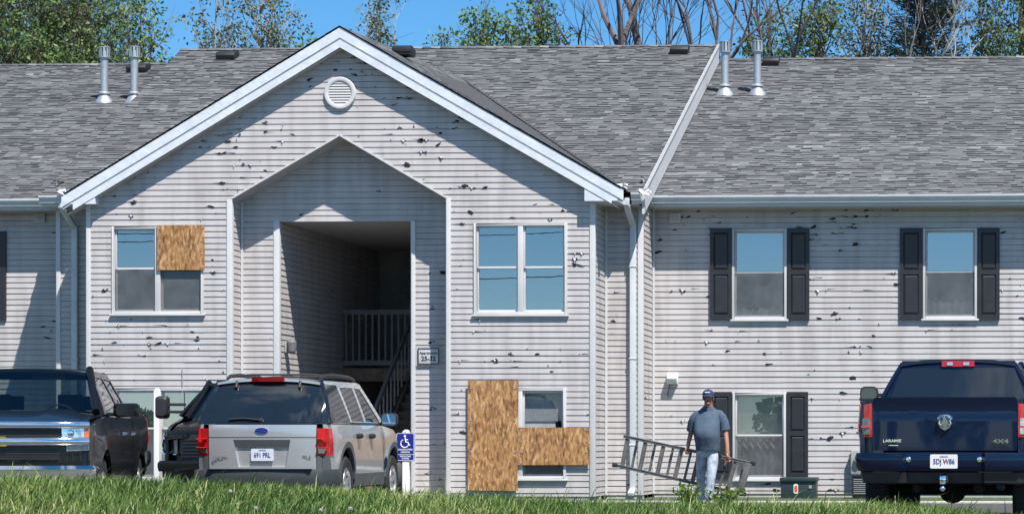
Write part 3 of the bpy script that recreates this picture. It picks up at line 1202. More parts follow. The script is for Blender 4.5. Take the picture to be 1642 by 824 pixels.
def gmap(E):
    def f(u, v):
        x = E.x + (AP.x - E.x) * v
        z = E.z + (AP.z - E.z) * v + .03 + (u - GY) / (RB.y - GY) * (RB.z - AP.z) * v
        return Vector((x, u, z))
    return f


ul = lambda v: (GY - .02, CY0 + .1 + (RB.y - CY0) * v)
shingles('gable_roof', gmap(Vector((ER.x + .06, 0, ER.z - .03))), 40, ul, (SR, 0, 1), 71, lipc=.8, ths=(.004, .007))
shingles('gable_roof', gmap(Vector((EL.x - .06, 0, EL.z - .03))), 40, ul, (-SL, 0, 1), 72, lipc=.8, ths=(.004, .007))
b = MB()
for E in (ER, EL):
    b.face([(E.x, GY, E.z), (E.x, CY0 + .1, E.z), RB, (AP.x, GY, AP.z)])
b.build('roof_deck', M['rooffelt'], BLD)
# open valley metal
b = MB()
for E, sx in ((ER, 1), (EL, -1)):
    p0, p1 = Vector((E.x, CY0 + .02, E.z + .03)), Vector((RB.x, RB.y, RB.z + .03))
    d = Vector((sx * .10, 0, 0))
    b.face([p0 - d * .1, p0 + d * .5, p1 + d * .5, p1 - d * .1])
b.build('valley_flashing', M['rooffelt'], BLD)


def rake(Ea, dz0, dz1, y0, y1, ext=0.0, m=0):
    """strip following the rake, from dz0 to dz1 below the roof line"""
    out = []
    for E in (EL, ER):
        d = -ext if E is EL else ext
        ex = E.x + d
        ez = gable_z(ex)
        out.append([(ex, ez - dz1), (AP.x, AP.z - dz1), (AP.x, AP.z - dz0), (ex, ez - dz0)])
    return out


for dz0, dz1, y0, y1, nm, mt, ext in ((-.005, .17, GY, GY + .03, 'rake_fascia', 'trim_metal', .10), (.168, .215, GY + .018, GY + .05, 'rake_drip', 'trim', .08), (.205, .335, GY + .002, GY + .045, 'rake_board', 'trim_metal', -.1)):
    for o in rake(None, dz0, dz1, y0, y1, ext):
        b = MB()
        b.prism(o, y0, y1)
        b.build(nm, M[mt], BLD)
b = MB()
for o in rake(None, .34, .345, GY, YG, 0):
    b.prism(o, GY + .045, YG + .02)
b.build('rake_soffit', M['soffit'], BLD)
# eave returns (boxed ends)
for (xa, xb, zt, zb) in ((AX(108, GY), AX(152, GY), AZ(130, 298, GY), AZ(130, 327, GY)), (AX(937, GY), AX(990, GY), AZ(960, 290, GY), AZ(960, 322, GY))):
    b = MB()
    lo, hi = (xa, xb)
    if xa < AP.x:
        o = [(xa, zb), (xb, zb), (xb, gable_z(xb) - .34), (xb - .12, gable_z(xb - .12) - .30), (xa, gable_z(xa) - .17)]
    else:
        o = [(xa, zb), (xb, zb), (xb, gable_z(xb) - .17), (xa + .12, gable_z(xa + .12) - .30), (xa, gable_z(xa) - .34)]
    b.prism(o, GY + .012, CY0 + .05)
    b.build('eave_return', M['trim_metal'], BLD)
# the white rake between the middle roof and the right wing roof, and its twin on the left
for xa, xb, x1a in ((CXR - .02, CXR + .025, CXR - .02),):
    b = MB()
    dx = x1a - xa
    vs = []
    for (Y, z, ex) in ((CY0 - .02, CZ0, 0), (CYR, CZR, dx)):
        vs += [(xa + ex, Y, z - .37), (xb + ex, Y, z - .37), (xb + ex, Y, z + .016), (xa + ex, Y, z + .016)]
    b.mesh(vs, [(0, 1, 2, 3), (7, 6, 5, 4), (0, 4, 5, 1), (1, 5, 6, 2), (2, 6, 7, 3), (3, 7, 4, 0)])
    b.build('rake_fascia', M['trim'], BLD)
b = MB()
b.bar((CXR + .02, CY0 - .02, CZ0 + .012), (CXR + .02, CYR, CZR + .012), .05, .035)
b.build('drip_edge', M['greyplastic'], BLD)


# gutters, fascia, soffits
def gutter(x0, x1, Y, ztop, name='gutter'):
    """K-style trough in front of plane Y"""
    b = MB()
    prof = [(0, ztop), (0, ztop - .13), (.075, ztop - .13), (.082, ztop - .085), (.105, ztop - .06), (.118, ztop - .03), (.118, ztop), (.112, ztop), (.112, ztop - .028), (.07, ztop - .12), (.006, ztop - .12), (.006, ztop)]
    b.sweep([(x0, Y), (x1, Y)], prof)
    b.build(name, M['gutter'], BLD)
    f = MB()
    f.box(x0, x1, Y + .003, Y + .028, ztop - .19, ztop - .012)
    f.build('fascia', M['gutter'], BLD)


gutter(XMR + .02, XWR + .3, WY0 - .02, WZ0 - .005)
gutter(-40.3, XML - .02, WY0 - .02, WZ0 - .005)
gutter(ER.x + .12, CXR - .03, CY0 - .02, CZ0 - .01)
gutter(CXL0 + .03, EL.x - .10, CY0 - .02, CZ0 - .01)
b = MB()
b.box(XMR + .02, XWR, WY0 + .01, YW - .02, 5.11, 5.13)
b.box(-40, XML - .02, WY0 + .01, YW - .02, 5.11, 5.13)
b.box(XGR, XMR + .01, CY0 + .01, YM - .02, 5.04, 5.06)
b.box(XML, XGL, CY0 + .01, YM - .02, 5.04, 5.06)
b.build('soffit', M['soffit'], BLD)
# crumpled flashing at the two gutter ends
for (px, py, Y, sd) in ((103, 308, 40.45, 1), (1035, 308, 40.5, 2), (996, 300, 40.4, 3)):
    rr = random.Random(sd)
    c = at(px, py, Y)
    b = MB()
    P = [[c + Vector((-.10 + .05 * i + rr.uniform(-.02, .02), -.02 + rr.uniform(-.05, .05), -.045 + .03 * j + rr.uniform(-.02, .025))) for i in range(5)] for j in range(4)]
    for j in range(3):
        for i in range(4):
            b.face([P[j][i], P[j][i + 1], P[j + 1][i + 1], P[j + 1][i]])
    b.build('bent_flashing', M['trim_metal'], BLD)


def downspout(px, Y, ztop, wall_y, px_low=None):
    c = at(px, 400, Y)
    x = c.x
    b = MB()
    d = .075
    yw = wall_y - .075
    pts = [(x - .04, Y - .06, ztop), (x - .04, Y - .06, ztop - .12), (x, yw, ztop - .42), (x, yw, .1)]
    for p, q in zip(pts, pts[1:]):
        b.bar(p, (q[0], q[1], q[2] - (.012 if q is not pts[-1] else 0)), .105, d, up=(0, 1, 0))
    b.bar((x, yw, .14), (x, yw - .28, .06), .105, .07)
    for z in (4.0, 2.4, .9):
        b.box(x - .065, x + .065, yw - .048, yw + .06, z, z + .03)
    b.build('downspout', M['gutter'], BLD, bevel=.012)


downspout(1009, CY0 - .02, CZ0 - .10, YM)
downspout(105, CY0 - .02, CZ0 - .10, YM)

# round gable vent
c = at(546, 150, YG)
b = MB()
rv = 26 / 94.0
b.lathe([(rv - .075, -.03), (rv - .075, .05), (rv - .05, .062), (rv - .012, .055), (rv, .035), (rv, -.02)], (c.x, YG, c.z), (0, -1, 0), 40)
ring = b.build('gable_vent', M['trim'], BLD, smooth=True)
b = MB()
z = -rv + .09
while z < rv - .07:
    h = math.sqrt(max(.0, (rv - .06) ** 2 - z * z))
    b.face([(c.x - h, YG - .045, c.z + z - .012), (c.x + h, YG - .045, c.z + z - .012), (c.x + h, YG - .018, c.z + z + .034), (c.x - h, YG - .018, c.z + z + .034)])
    b.face([(c.x - h, YG - .045, c.z + z - .012), (c.x + h, YG - .045, c.z + z - .012), (c.x + h, YG - .043, c.z + z - .022), (c.x - h, YG - .043, c.z + z - .022)])
    z += .046
b.build('louvre', M['trim'], ring)
b = MB()
b.lathe([(0, 0), (rv - .06, 0)], (c.x, YG - .0155, c.z), (0, -1, 0), 32)
b.build('vent_backing', M['black'], ring)
# loose cable hanging down the left of the gable
b = MB()
pp = [at(292, 430 + i * 30, YG - .02) for i in range(10)]
pp = [at(292.5, 590 + i * 20, YG - .025) for i in range(9)]
b.tube(pp, .008, 6)
b.build('wall_cable', M['greyplastic'], BLD)


# ------------------------------------------------------------------ boards nailed over broken windows
def board(name, px0, px1, py0, py1, Y, label, seed):
    x0, x1, z0, z1 = pxrect(px0, px1, py0, py1, Y)
    rr = random.Random(seed)
    b = MB()
    j = lambda: rr.uniform(-.006, .006)
    o = [(x0 + j(), z0 + j()), (x1 + j(), z0 + j()), (x1 + j(), z1 + j()), (x0 + j(), z1 + j())]
    cx, cz = (x0 + x1) / 2, (z0 + z1) / 2
    o = [(p - cx, q - cz) for p, q in o]
    t = MB()
    t.prism(o, -.012, 0)
    ob = t.build(name, [M['osb']], None)
    ob.location = (cx, Y, cz)
    ob.rotation_euler = (0, R(rr.uniform(-.4, .4)), 0)
    tag(ob, label, 'board', 'boards nailed over storm broken windows')
    b = MB()
    for i in range(4):
        for (p, q) in ((o[0][0] + .05, 0), (o[1][0] - .05, 0)):
            zz = o[0][1] + (o[2][1] - o[0][1]) * (.06 + .29 * i)
            b.lathe([(0, .003), (.015, .003), (.016, -.004)], (p, -.016, zz), (0, -1, 0), 8)
    b.build('screw', M['galv'], ob)
    return ob


board('osb_board', 252, 328, 361, 433, YG - .055, 'square OSB sheet covering one pane of the upper left gable window', 1)
board('osb_board', 750, 831, 610, 786, YG - .064, 'tall upright OSB sheet beside the lower gable window', 2)
board('osb_board', 831, 946, 685, 745, YG - .060, 'wide short OSB strip nailed across the lower gable window', 3)


# ------------------------------------------------------------------ roof pipes and vents
def roof_hit(px, py, Y0, Z0):
    lo, hi = Y0, 53.0
    for _ in range(50):
        m = (lo + hi) / 2
        if roof_z(m, Z0, Y0) > AZ(px, py, m):
            hi = m
        else:
            lo = m
    # seen point: first Y where the sight line meets the slope
    return at(px, py, (lo + hi) / 2)


def vent_pipe(px, pyb, pyt, Y0, Z0, label):
    p = roof_hit(px, pyb, Y0, Z0)
    sc = (p - cam.location).length / F_PX
    h = (pyb - pyt) * sc
    t = thing('vent_pipe', label, 'vent pipe', p, 0, 'metal flue pipes on the roof')
    b = MB()
    b.lathe([(.20, -.06), (.185, .0), (.105, .12), (.1, .16)], (0, .05, .02), (0, 0, 1), 20)
    b.build('flashing', M['galv'], t, smooth=True)
    b = MB()
    b.lathe([(.115, .14), (.13, .15), (.128, .17), (.082, .20)], (0, .05, .02), (0, 0, 1), 20)
    b.build('storm_collar', M['galv'], t, smooth=True)
    b = MB()
    b.lathe([(.076, .1), (.076, h - .24)], (0, .05, 0), (0, 0, 1), 20)
    b.build('pipe', M['galv'], t, smooth=True)
    b = MB()
    b.lathe([(.078, h - .245), (.11, h - .235), (.11, h - .215), (.078, h - .21), (.078, h - .03), (.117, h - .025), (.117, h - .008), (.0, h + .006)], (0, .05, 0), (0, 0, 1), 20)
    for k in range(10):
        a = 2 * math.pi * k / 10
        q = Vector((math.cos(a) * .108, .05 + math.sin(a) * .108, 0))
        b.bar(q + Vector((0, 0, h - .22)), q + Vector((0, 0, h - .02)), .04, .006, up=(math.cos(a), math.sin(a), 0))
    b.build('cap', M['galv'], t)


vent_pipe(166, 164, 80, WY0, WZ0, 'leftmost galvanised flue pipe standing on the left roof')
vent_pipe(214, 164, 79, WY0, WZ0, 'galvanised flue pipe in front of a black vent on the left roof')
vent_pipe(1162, 152, 67, WY0, WZ0, 'galvanised flue pipe beside the white sloping roof edge')
vent_pipe(1214, 152, 66, WY0, WZ0, 'galvanised flue pipe beside a black vent on the right roof')


def roof_vent(px, py, wpx, Y0, Z0, label, p=None, slope=math.atan(SLP), rz=0, grp='black box vents on the roof'):
    if p is None:
        p = roof_hit(px, py, Y0, Z0)
    wd = wpx * (p - cam.location).length / F_PX / 2
    t = thing('roof_vent', label, 'roof vent', p, rz, grp)
    t.rotation_euler = (slope, 0, rz)
    b = MB()
    b.box(-wd * .95, wd * .95, -.02, .36, .0, .07)
    b.build('base', M['blackplastic'], t, bevel=.01)
    b = MB()
    o = [(-.04, .045), (-.04, .13), (.05, .175), (.34, .135), (.38, .05)]
    vs = [(-wd, y, z) for y, z in o] + [(wd, y, z) for y, z in o]
    n = len(o)
    b.mesh(vs, [tuple(range(n)), tuple(range(2 * n - 1, n - 1, -1))] + [(i, (i + 1) % n, (i + 1) % n + n, i + n) for i in range(n)])
    b.build('hood', M['blackplastic'], t, bevel=.02)


roof_vent(362, 97, 29, CY0, CZ0, 'black box vent near the ridge left of the gable')
roof_vent(219, 117, 30, WY0, WZ0, 'black box vent right behind a metal flue pipe on the left roof')
roof_vent(1089, 88, 29, CY0, CZ0, 'black box vent near the right end of the middle ridge')
roof_vent(1236, 106, 26, WY0, WZ0, 'black box vent just right of the last flue pipe')
roof_vent(0, 0, 30, 0, 0, 'black vent just behind the peak of the front gable', p=Vector((-10.72, 42.2, 7.93)), slope=0, rz=0)

# ------------------------------------------------------------------ wall fittings
c = at(1079, 607, YW)
t = thing('wall_light', 'white wall pack light casting a long shadow on the right wing', 'wall light', (c.x, YW - .013, c.z))
b = MB()
b.box(-.10, .10, -.035, .0, -.10, .11)
b.build('back_plate', M['whiteplastic'], t, bevel=.01)
b = MB()
o = [(-.035, -.095), (-.035, .10), (-.15, .085), (-.17, .0), (-.13, -.085)]
vs = [(-.09, y, z) for y, z in o] + [(.09, y, z) for y, z in o]
n = len(o)
b.mesh(vs, [tuple(range(n)), tuple(range(2 * n - 1, n - 1, -1))] + [(i, (i + 1) % n, (i + 1) % n + n, i + n) for i in range(n)])
b.build('lamp_housing', M['whiteplastic'], t, bevel=.012)
b = MB()
b.tube([(-.06, -.02, -.10), (-.065, -.03, -.2), (-.09, -.025, -.27), (-.08, -.015, -.33)], .008, 6)
b.build('wire', M['black'], t)
c = at(465, 556, YRC)
t = thing('wall_light', 'small grey lantern on the breezeway side wall', 'wall light', (BXL + .013, 40.85, AZ(465, 556, 40.85)))
b = MB()
b.box(0, .03, -.06, .06, -.1, .1)
b.build('back_plate', M['greyplastic'], t, bevel=.006)
b = MB()
b.lathe([(.0, .16), (.09, .08), (.075, -.08), (.03, -.12), (0, -.12)], (.11, 0, 0), (0, 0, 1), 14)
b.build('lantern', M['rail'], t, smooth=True)
for px, lab in ((65, 'small square eave box on the shaded left wall'), (1083, 'small square eave box above the right wing wall')):
    c = at(px, 350, YW)
    t = thing('junction_box', lab, 'junction box', (c.x, YW - .013, c.z), 0, 'square boxes under the eaves')
    b = MB()
    b.box(-.10, .10, -.05, 0, -.085, .085)
    b.build('box_body', M['signgrey'], t, bevel=.01)
    b = MB()
    b.box(-.075, .075, -.062, -.05, -.06, .06)
    b.lathe([(0, 0), (.03, 0), (.03, .02), (.0, .025)], (0, -.06, -.01), (0, -1, 0), 12)
    b.build('cover', M['soffit'], t)

# apartment number sign
x0, x1, z0, z1 = pxrect(671, 705, 558, 584, YRC)
t = thing('apartment_sign', 'framed grey apartment number plaque on the recessed wall', 'sign', ((x0 + x1) / 2, YRC - .016, (z0 + z1) / 2))
hw, hh = (x1 - x0) / 2, (z1 - z0) / 2
b = MB()
b.box(-hw - .05, hw + .03, -.006, 0, -hh - .03, hh + .02)
b.build('backing', M['soffit'], t)
b = MB()
b.box(-hw, hw, -.024, -.006, -hh, hh)
b.build('sign_board', M['signgrey'], t, bevel=.008)
b = MB()
f_ = .014
b.box(-hw, hw, -.032, -.022, hh - f_, hh)
b.box(-hw, hw, -.032, -.022, -hh, -hh + f_)
b.box(-hw, -hw + f_, -.032, -.022, -hh + f_, hh - f_)
b.box(hw - f_, hw, -.032, -.022, -hh + f_, hh - f_)
b.build('frame', M['black'], t)
text('lettering', 'Apartments', .066, (0, -.026, .055), (R(90), 0, 0), M['black'], t, bold=.0012)
text('lettering', '25-32', .11, (0, -.026, -.045), (R(90), 0, 0), M['black'], t, bold=.003)

# accessible parking sign
Y = 38.6
c = at(650, 716, Y)
t = thing('parking_sign', 'blue accessible parking sign on a short white post', 'sign', (c.x, Y, .0))
cz = c.z
b = MB()
b.box(-.055, .055, .006, .116, -.1, cz + .25)
b.build('post', M['white'], t, bevel=.01)
b = MB()
b.lathe([(.0, cz + .285), (.04, cz + .275), (.058, cz + .25), (.06, cz + .245)], (0, .06, 0), (0, 0, 1), 14)
b.build('post_cap', M['white'], t, smooth=True)
b = MB()


def rrect(hw, hh, r, n=5):
    o = []
    for (sx, sz, a0) in ((1, -1, -90), (1, 1, 0), (-1, 1, 90), (-1, -1, 180)):
        for i in range(n + 1):
            a = R(a0 + 90 * i / n)
            o.append((sx * (hw - r) + r * math.cos(a), sz * (hh - r) + r * math.sin(a)))
    return o


b.prism([(x, z + cz) for x, z in rrect(.153, .232, .03)], -.003, .003)
sp = b.build('sign_panel', M['blue'], t)
b = MB()
o, i_ = rrect(.147, .226, .026), rrect(.140, .219, .022)
for k in range(len(o)):
    k2 = (k + 1) % len(o)
    b.face([(o[k][0], -.0045, o[k][1] + cz), (o[k2][0], -.0045, o[k2][1] + cz), (i_[k2][0], -.0045, i_[k2][1] + cz), (i_[k][0], -.0045, i_[k][1] + cz)])
b.box(-.135, .14, -.0055, -.0035, cz - .128, cz - .122)
b.build('sign_border', M['white'], t)
b = MB()      # wheelchair symbol
zc = cz + .085
cyl = lambda pts, r: b.tube([(x, -.006, zc + z) for x, z in pts], r, 6)
b.lathe([(0, .0), (.02, .0), (.02, .004)], (-.005, -.005, zc + .098), (0, -1, 0), 14)
cyl([(-.005, .07), (.002, .02), (.008, -.01)], .011)
cyl([(-.002, .035), (.045, .03)], .009)
cyl([(.006, -.008), (.045, -.012), (.062, -.06), (.082, -.055)], .010)
cyl([(-.03 + .066 * math.cos(R(a)) + .02, -.03 + .066 * math.sin(R(a))) for a in range(115, 350, 12)], .009)
b.build('wheelchair_symbol', M['white'], t)
for s_, z, sz in (('HANDICAPPED', -.045, .036), ('PARKING', -.088, .036), ('VIOLATORS', -.155, .034), ('TOWED', -.192, .034)):
    text('lettering', s_, sz, (0, -.0055, cz + z), (R(90), 0, 0), M['white'], t, depth=.001, bold=.0008)

# bare white post
c = at(252, 700, 37.4)
t = thing('white_post', 'bare white square post with rounded top between the black pickups', 'post', (c.x, 37.4, 0))
zt = AZ(248, 622, 37.4)
b = MB()
b.box(-.042, .042, -.042, .042, -.1, zt - .04)
b.build('post', M['white'], t, bevel=.008)
b = MB()
b.lathe([(0, zt), (.026, zt - .004), (.042, zt - .02), (.045, zt - .045)], (0, 0, 0), (0, 0, 1), 14)
b.build('cap', M['white'], t, smooth=True)

# utility cabinet under the window
x0, x1, z0, z1 = pxrect(1252, 1308, 765, 815, 41.4)
t = thing('utility_cabinet', 'dark green utility cabinet with a sticker on the ground by the wall', 'utility box', ((x0 + x1) / 2, 41.4, 0))
hw = (x1 - x0) / 2
b = MB()
b.box(-hw, hw, -.0, .5, -.05, z1 - .07)
b.build('cabinet_body', M['box'], t, bevel=.015)
b = MB()
b.box(-hw - .02, hw + .02, -.03, .53, z1 - .072, z1)
b.build('lid', M['box'], t, bevel=.015)
zc_ = AZ(1276, 783, 41.38)
b = MB()
b.prism([(x + AX(1276, 41.38) - (x0 + x1) / 2, z + zc_) for x, z in rrect(.04, .085, .03)], -.006, -.001)
b.build('sticker', M['whiteplastic'], t)
b = MB()
b.prism([(x + AX(1276, 41.38) - (x0 + x1) / 2, z + zc_ - .004) for x, z in rrect(.026, .058, .02)], -.008, -.0065)
b.build('sticker_mark', M['orange'], t)
b = MB()
b.box(hw - .12, hw - .07, -.012, 0, z1 * .45, z1 * .6)
b.build('latch', M['greyplastic'], t)

# meter and condenser left of the blue pickup
x0, x1, z0, z1 = pxrect(1364, 1388, 722, 760, YW - .2)
t = thing('electric_meter', 'grey electric meter box on the wall beside the blue pickup', 'meter', ((x0 + x1) / 2, YW - .013, (z0 + z1) / 2))
hw, hh = (x1 - x0) / 2, (z1 - z0) / 2
b = MB()
b.box(-hw, hw, -.16, 0, -hh, hh)
b.build('meter_box', M['greyplastic'], t, bevel=.012)
b = MB()
b.lathe([(0, .08), (.06, .075), (.075, .05), (.075, .0)], (0, -.16, .05), (0, -1, 0), 20)
b.build('meter_dial', M['clearlens'], t, smooth=True)
x0, x1, z0, z1 = pxrect(1366, 1412, 760, 815, 41.3)
t = thing('condenser_unit', 'dark air conditioner condenser standing low behind the blue pickup', 'air conditioner', ((x0 + x1) / 2, 41.3, 0))
hw = (x1 - x0) / 2
b = MB()
b.box(-hw, hw, 0, .55, 0, z1 - .05)
b.build('cabinet_body', M['blackplastic'], t, bevel=.02)
b = MB()
b.box(-hw - .01, hw + .01, -.01, .56, z1 - .05, z1)
b.build('lid', M['blackplastic'], t, bevel=.02)
b = MB()
z = .06
while z < z1 - .08:
    b.box(-hw + .03, hw - .03, -.012, -.002, z, z + .012)
    z += .035
b.build('grille', M['greyplastic'], t)


# ------------------------------------------------------------------ vehicles
# local frame of every vehicle: x to its right, +y forward, origin on the ground under the middle of the tail


def arc(cy, cz, r, a0, a1, n=14):
    return [(cy + r * math.cos(R(a0 + (a1 - a0) * i / n)), cz + r * math.sin(R(a0 + (a1 - a0) * i / n))) for i in range(n + 1)]


def wheel(par, x, y, r, wd, side, steer=0.0):
    t = MB()
    h = wd / 2
    prof = [(r * .60, -h * .9), (r * .80, -h), (r * .93, -h * .97), (r * .985, -h * .8), (r, -h * .5), (r, h * .5), (r * .985, h * .8), (r * .93, h * .97), (r * .80, h), (r * .60, h * .9)]
    t.lathe(prof, (0, 0, 0), (1, 0, 0), 40)
    for k in range(40):
        a = 2 * math.pi * k / 40
        for s_ in (-.5, 0, .5):
            c = Vector((s_ * h, math.cos(a + s_) * (r + .002), math.sin(a + s_) * (r + .002)))
            tg = Vector((0, -math.sin(a + s_), math.cos(a + s_)))
            t.bar(c - tg * .018, c + tg * .018, h * .4, .012, up=(0, math.cos(a + s_), math.sin(a + s_)))
    w_ = t.build('wheel', M['tyre'], par, smooth=True)
    w_.location = (x, y, r)
    w_.rotation_euler = (0, 0, steer)
    b = MB()
    s = side
    b.lathe([(r * .60, s * h * .86), (r * .585, s * h * .95), (r * .55, s * h * .9), (r * .53, s * h * .3), (r * .53, -s * h * .8)], (0, 0, 0), (1, 0, 0), 36)
    b.lathe([(0, s * h * .78), (r * .12, s * h * .78), (r * .15, s * h * .66), (r * .17, s * h * .45)], (0, 0, 0), (1, 0, 0), 20)
    for k in range(5):
        a = 2 * math.pi * k / 5 + .3
        u = Vector((0, math.cos(a), math.sin(a)))
        b.bar(u * r * .1 + Vector((s * h * .58, 0, 0)), u * r * .56 + Vector((s * h * .72, 0, 0)), r * .2, .035, up=(1, 0, 0))
    b.lathe([(0, s * h * .1), (r * .52, s * h * .1)], (0, 0, 0), (1, 0, 0), 24, 1)
    b.build('rim', [M['rim'], M['underbody']], w_, smooth=True)


def both(fn):
    for s in (-1, 1):
        fn(s)


def loft_box(mb, rings):
    """rings of 4+ points joined one to the next, ends capped"""
    n = len(rings[0])
    base = len(mb.v)
    for r_ in rings:
        mb.v.extend([tuple(p) for p in r_])
    for i in range(len(rings) - 1):
        for k in range(n):
            k2 = (k + 1) % n
            mb.f.append((base + i * n + k, base + i * n + k2, base + (i + 1) * n + k2, base + (i + 1) * n + k))
            mb.m.append(0)
            mb.a.append(0)
    for i in (0, len(rings) - 1):
        mb.f.append(tuple(base + i * n + k for k in range(n)))
        mb.m.append(0)
        mb.a.append(0)


def mirror_part(par, s, x, y, z, w, h, d, paint, glassm, arm=.16, two=False):
    """door mirror: head of width w (outwards), height h, depth d"""
    b = MB()
    o = rrect(w / 2, h / 2, min(w, h) * .28, 4)
    cx = x + s * (arm + w / 2)
    n = len(o)
    rings = []
    for yy, k in ((y - d / 2, .93), (y - d * .35, 1.0), (y + d * .2, .97), (y + d * .5, .72)):
        rings.append([(cx + px * k, yy, z + pz * k) for px, pz in o])
    loft_box(b, rings)
    m = b.build('mirror', paint, par, smooth=True)
    b = MB()
    b.face([(cx + px * .84, y - d / 2 - .004, z + pz * .84) for px, pz in o])
    b.build('mirror_glass', glassm, m)
    b = MB()
    for dz in ((-h * .2, h * .12) if two else (-h * .3,)):
        b.bar((x - s * .02, y, z + dz), (cx, y, z + dz), .06, .045, up=(0, 0, 1))
    b.build('mirror_arm', paint, m, bevel=.01)


# ---- silver SUV seen from behind
def build_suv(loc, rz):
    t = thing('parked_suv', 'silver SUV with grey bumper parked nose to the building', 'suv', loc, rz)
    t.scale = (1, 1, 1.062)
    L = 4.75

    def S(y, z):
        x = .905
        if y < .45:
            x -= .085 * ((.45 - y) / .45) ** 2.2
        if y > 3.9:
            x -= .16 * ((y - 3.9) / .85) ** 2
        if z > 1.08:
            x -= .225 * ((z - 1.08) / .64) ** 1.12
        elif z < .75:
            x -= .035 * ((.75 - z) / .45) ** 2
        x += .012 * math.exp(-((z - .93) / .09) ** 2)
        return x

    def Rr(x, z):
        q = min(1, abs(x) / .9)
        y = .015 + .10 * q ** 6 + .02 * q * q
        if z > 1.12:
            y += (z - 1.12) * .60 + .06 * ((z - 1.12) / .6) ** 3
        else:
            y += .03 * ((1.12 - z) / .6) ** 2
        return y

    P = M['silver']
    for s in (-1, 1):
        side = lambda y, z: (s * S(y, z), y, z)
        D = (-s * .04, 0, 0)
        q = [(.10, 1.14), (.10, .735), (.16, .735), (.16, .56)] + [(.42, .50)] + arc(.98, .40, .47, 168, 8) + [(1.455, .46), (1.46, 1.14)]
        panel('quarter_panel', q, side, P, t, depth=D)
        o = panel('rear_door', [(1.472, .47), (2.225, .47), (2.225, 1.14), (1.472, 1.14)], side, P, t, depth=D)
        b = MB()
        b.tube([side(1.56, .99), (s * (S(1.6, .99) + .03), 1.6, .995), (s * (S(1.7, .99) + .034), 1.70, .995), side(1.75, .99)], [.03, .035, .035, .028], 8)
        b.build('handle', M['blackplastic'], o, smooth=True)
        o = panel('front_door', [(2.237, .47), (3.25, .47), (3.25, 1.14), (2.237, 1.14)], side, P, t, depth=D)
        b = MB()
        b.tube([side(2.32, .99), (s * (S(2.36, .99) + .03), 2.36, .995), (s * (S(2.46, .99) + .034), 2.46, .995), side(2.51, .99)], [.03, .035, .035, .028], 8)
        b.build('handle', M['blackplastic'], o, smooth=True)
        panel('front_fender', [(3.262, .47)] + arc(3.87, .40, .47, 172, 12) + [(4.66, .52), (4.62, .90), (3.9, 1.09), (3.262, 1.14)], side, P, t, depth=D)
        side_out = lambda y, z: (s * (S(y, z) + .016), y, z)
        panel('side_cladding', [(1.49, .33), (3.38, .33), (3.36, .50), (1.47, .50)], side_out, M['cladding'], t, depth=(-s * .05, 0, 0))
        for cy in (.98, 3.87):
            fl = lambda y, z: (s * (S(y, z) + .028), y, z)
            ring = arc(cy, .40, .525, 176, 4) + arc(cy, .40, .45, 4, 176)
            panel('wheel_flare', ring, fl, M['cladding'], t, depth=(-s * .06, 0, 0), step=.1)
        gh = [(.16, 1.15), (.50, 1.70), (2.50, 1.715), (2.66, 1.70), (3.42, 1.15)]
        holes = [[(.30, 1.185), (.55, 1.62), (1.16, 1.63), (1.30, 1.185)], [(1.44, 1.185), (1.36, 1.63), (2.12, 1.64), (2.19, 1.185)], [(2.29, 1.185), (2.23, 1.64), (2.56, 1.63), (3.16, 1.185)]]
        panel('pillar_frame', gh, side, P, t, holes=holes, depth=D)
        for h in holes:
            off = -.008
            if h is holes[0]:
                h = [(.20, 1.16), (.50, 1.66), (1.19, 1.655), (1.335, 1.16)]
                off = .006
            gl = lambda y, z: (s * (S(y, z) + off), y, z)
            panel('side_window', h, gl, M['sideglass'], t, depth=(-s * .02, 0, 0))
        sidein = lambda y, z: (s * (S(y, z) + .004), y, z)
        panel('window_trim', [(1.30, 1.145), (3.2, 1.145), (3.2, 1.175), (1.30, 1.175)], sidein, M['blackplastic'], t)
        mirror_part(t, s, s * .86, 3.10, 1.22, .24, .19, .13, M['blackplastic'], M['chrome'], .06)
        # tail lamp: rear face and wrap round the corner
        a = panel('tail_light', [(s * .735, .745), (s * .885, .745), (s * .885, 1.09), (s * .735, 1.09)], lambda x, z: (x, Rr(x, z) - .012, z), M['redlens'], t, step=.05, depth=(0, .05, 0))
        b_ = panel('tail_wrap', [(.085, .745), (.29, .745), (.25, .86), (.22, 1.09), (.085, 1.09)], lambda y, z: (s * (S(y, z) + .012), y, z), M['redlens'], t, step=.05, depth=(-s * .05, 0, 0))
        join_into(a, [b_])
        b = MB()
        for zz in (.845, .955):
            b.box(s * .745 if s > 0 else s * .88, s * .88 if s > 0 else s * .745, .005, .06, zz, zz + .008)
        b.build('lens_divider', M['redbright'], a)
        c_ = panel('reversing_lens', [(s * .75, .775), (s * .865, .775), (s * .865, .835), (s * .75, .835)], lambda x, z: (x, Rr(x, z) - .020, z), M['clearlens'], a, step=.05, depth=(0, .02, 0))
        panel('bumper_end', [(s * .735, .57), (s * .885, .57), (s * .885, .738), (s * .735, .738)], lambda x, z: (x, Rr(x, z) - .02, z), M['cladding'], t, step=.06, depth=(0, .06, 0))
        panel('bumper_end', [(.07, .57), (.20, .57), (.16, .738), (.07, .738)], lambda y, z: (s * (S(y, z) + .014), y, z), M['cladding'], t, step=.06, depth=(-s * .05, 0, 0))
        b = MB()
        b.tube([(s * .875, .17, 1.15), (s * .80, .30, 1.42), (s * .695, .44, 1.69)], [.035, .036, .03], 8)
        b.build('rear_pillar', M['carglass'], t, smooth=True)
        # roof rail
        b = MB()
        rl = [(s * .635, .62, 1.725), (s * .64, .78, 1.765), (s * .64, 1.2, 1.785), (s * .64, 2.2, 1.78), (s * .635, 2.5, 1.76), (s * .63, 2.65, 1.71)]
        b.tube(rl, [.018, .026, .028, .028, .024, .016], 8)
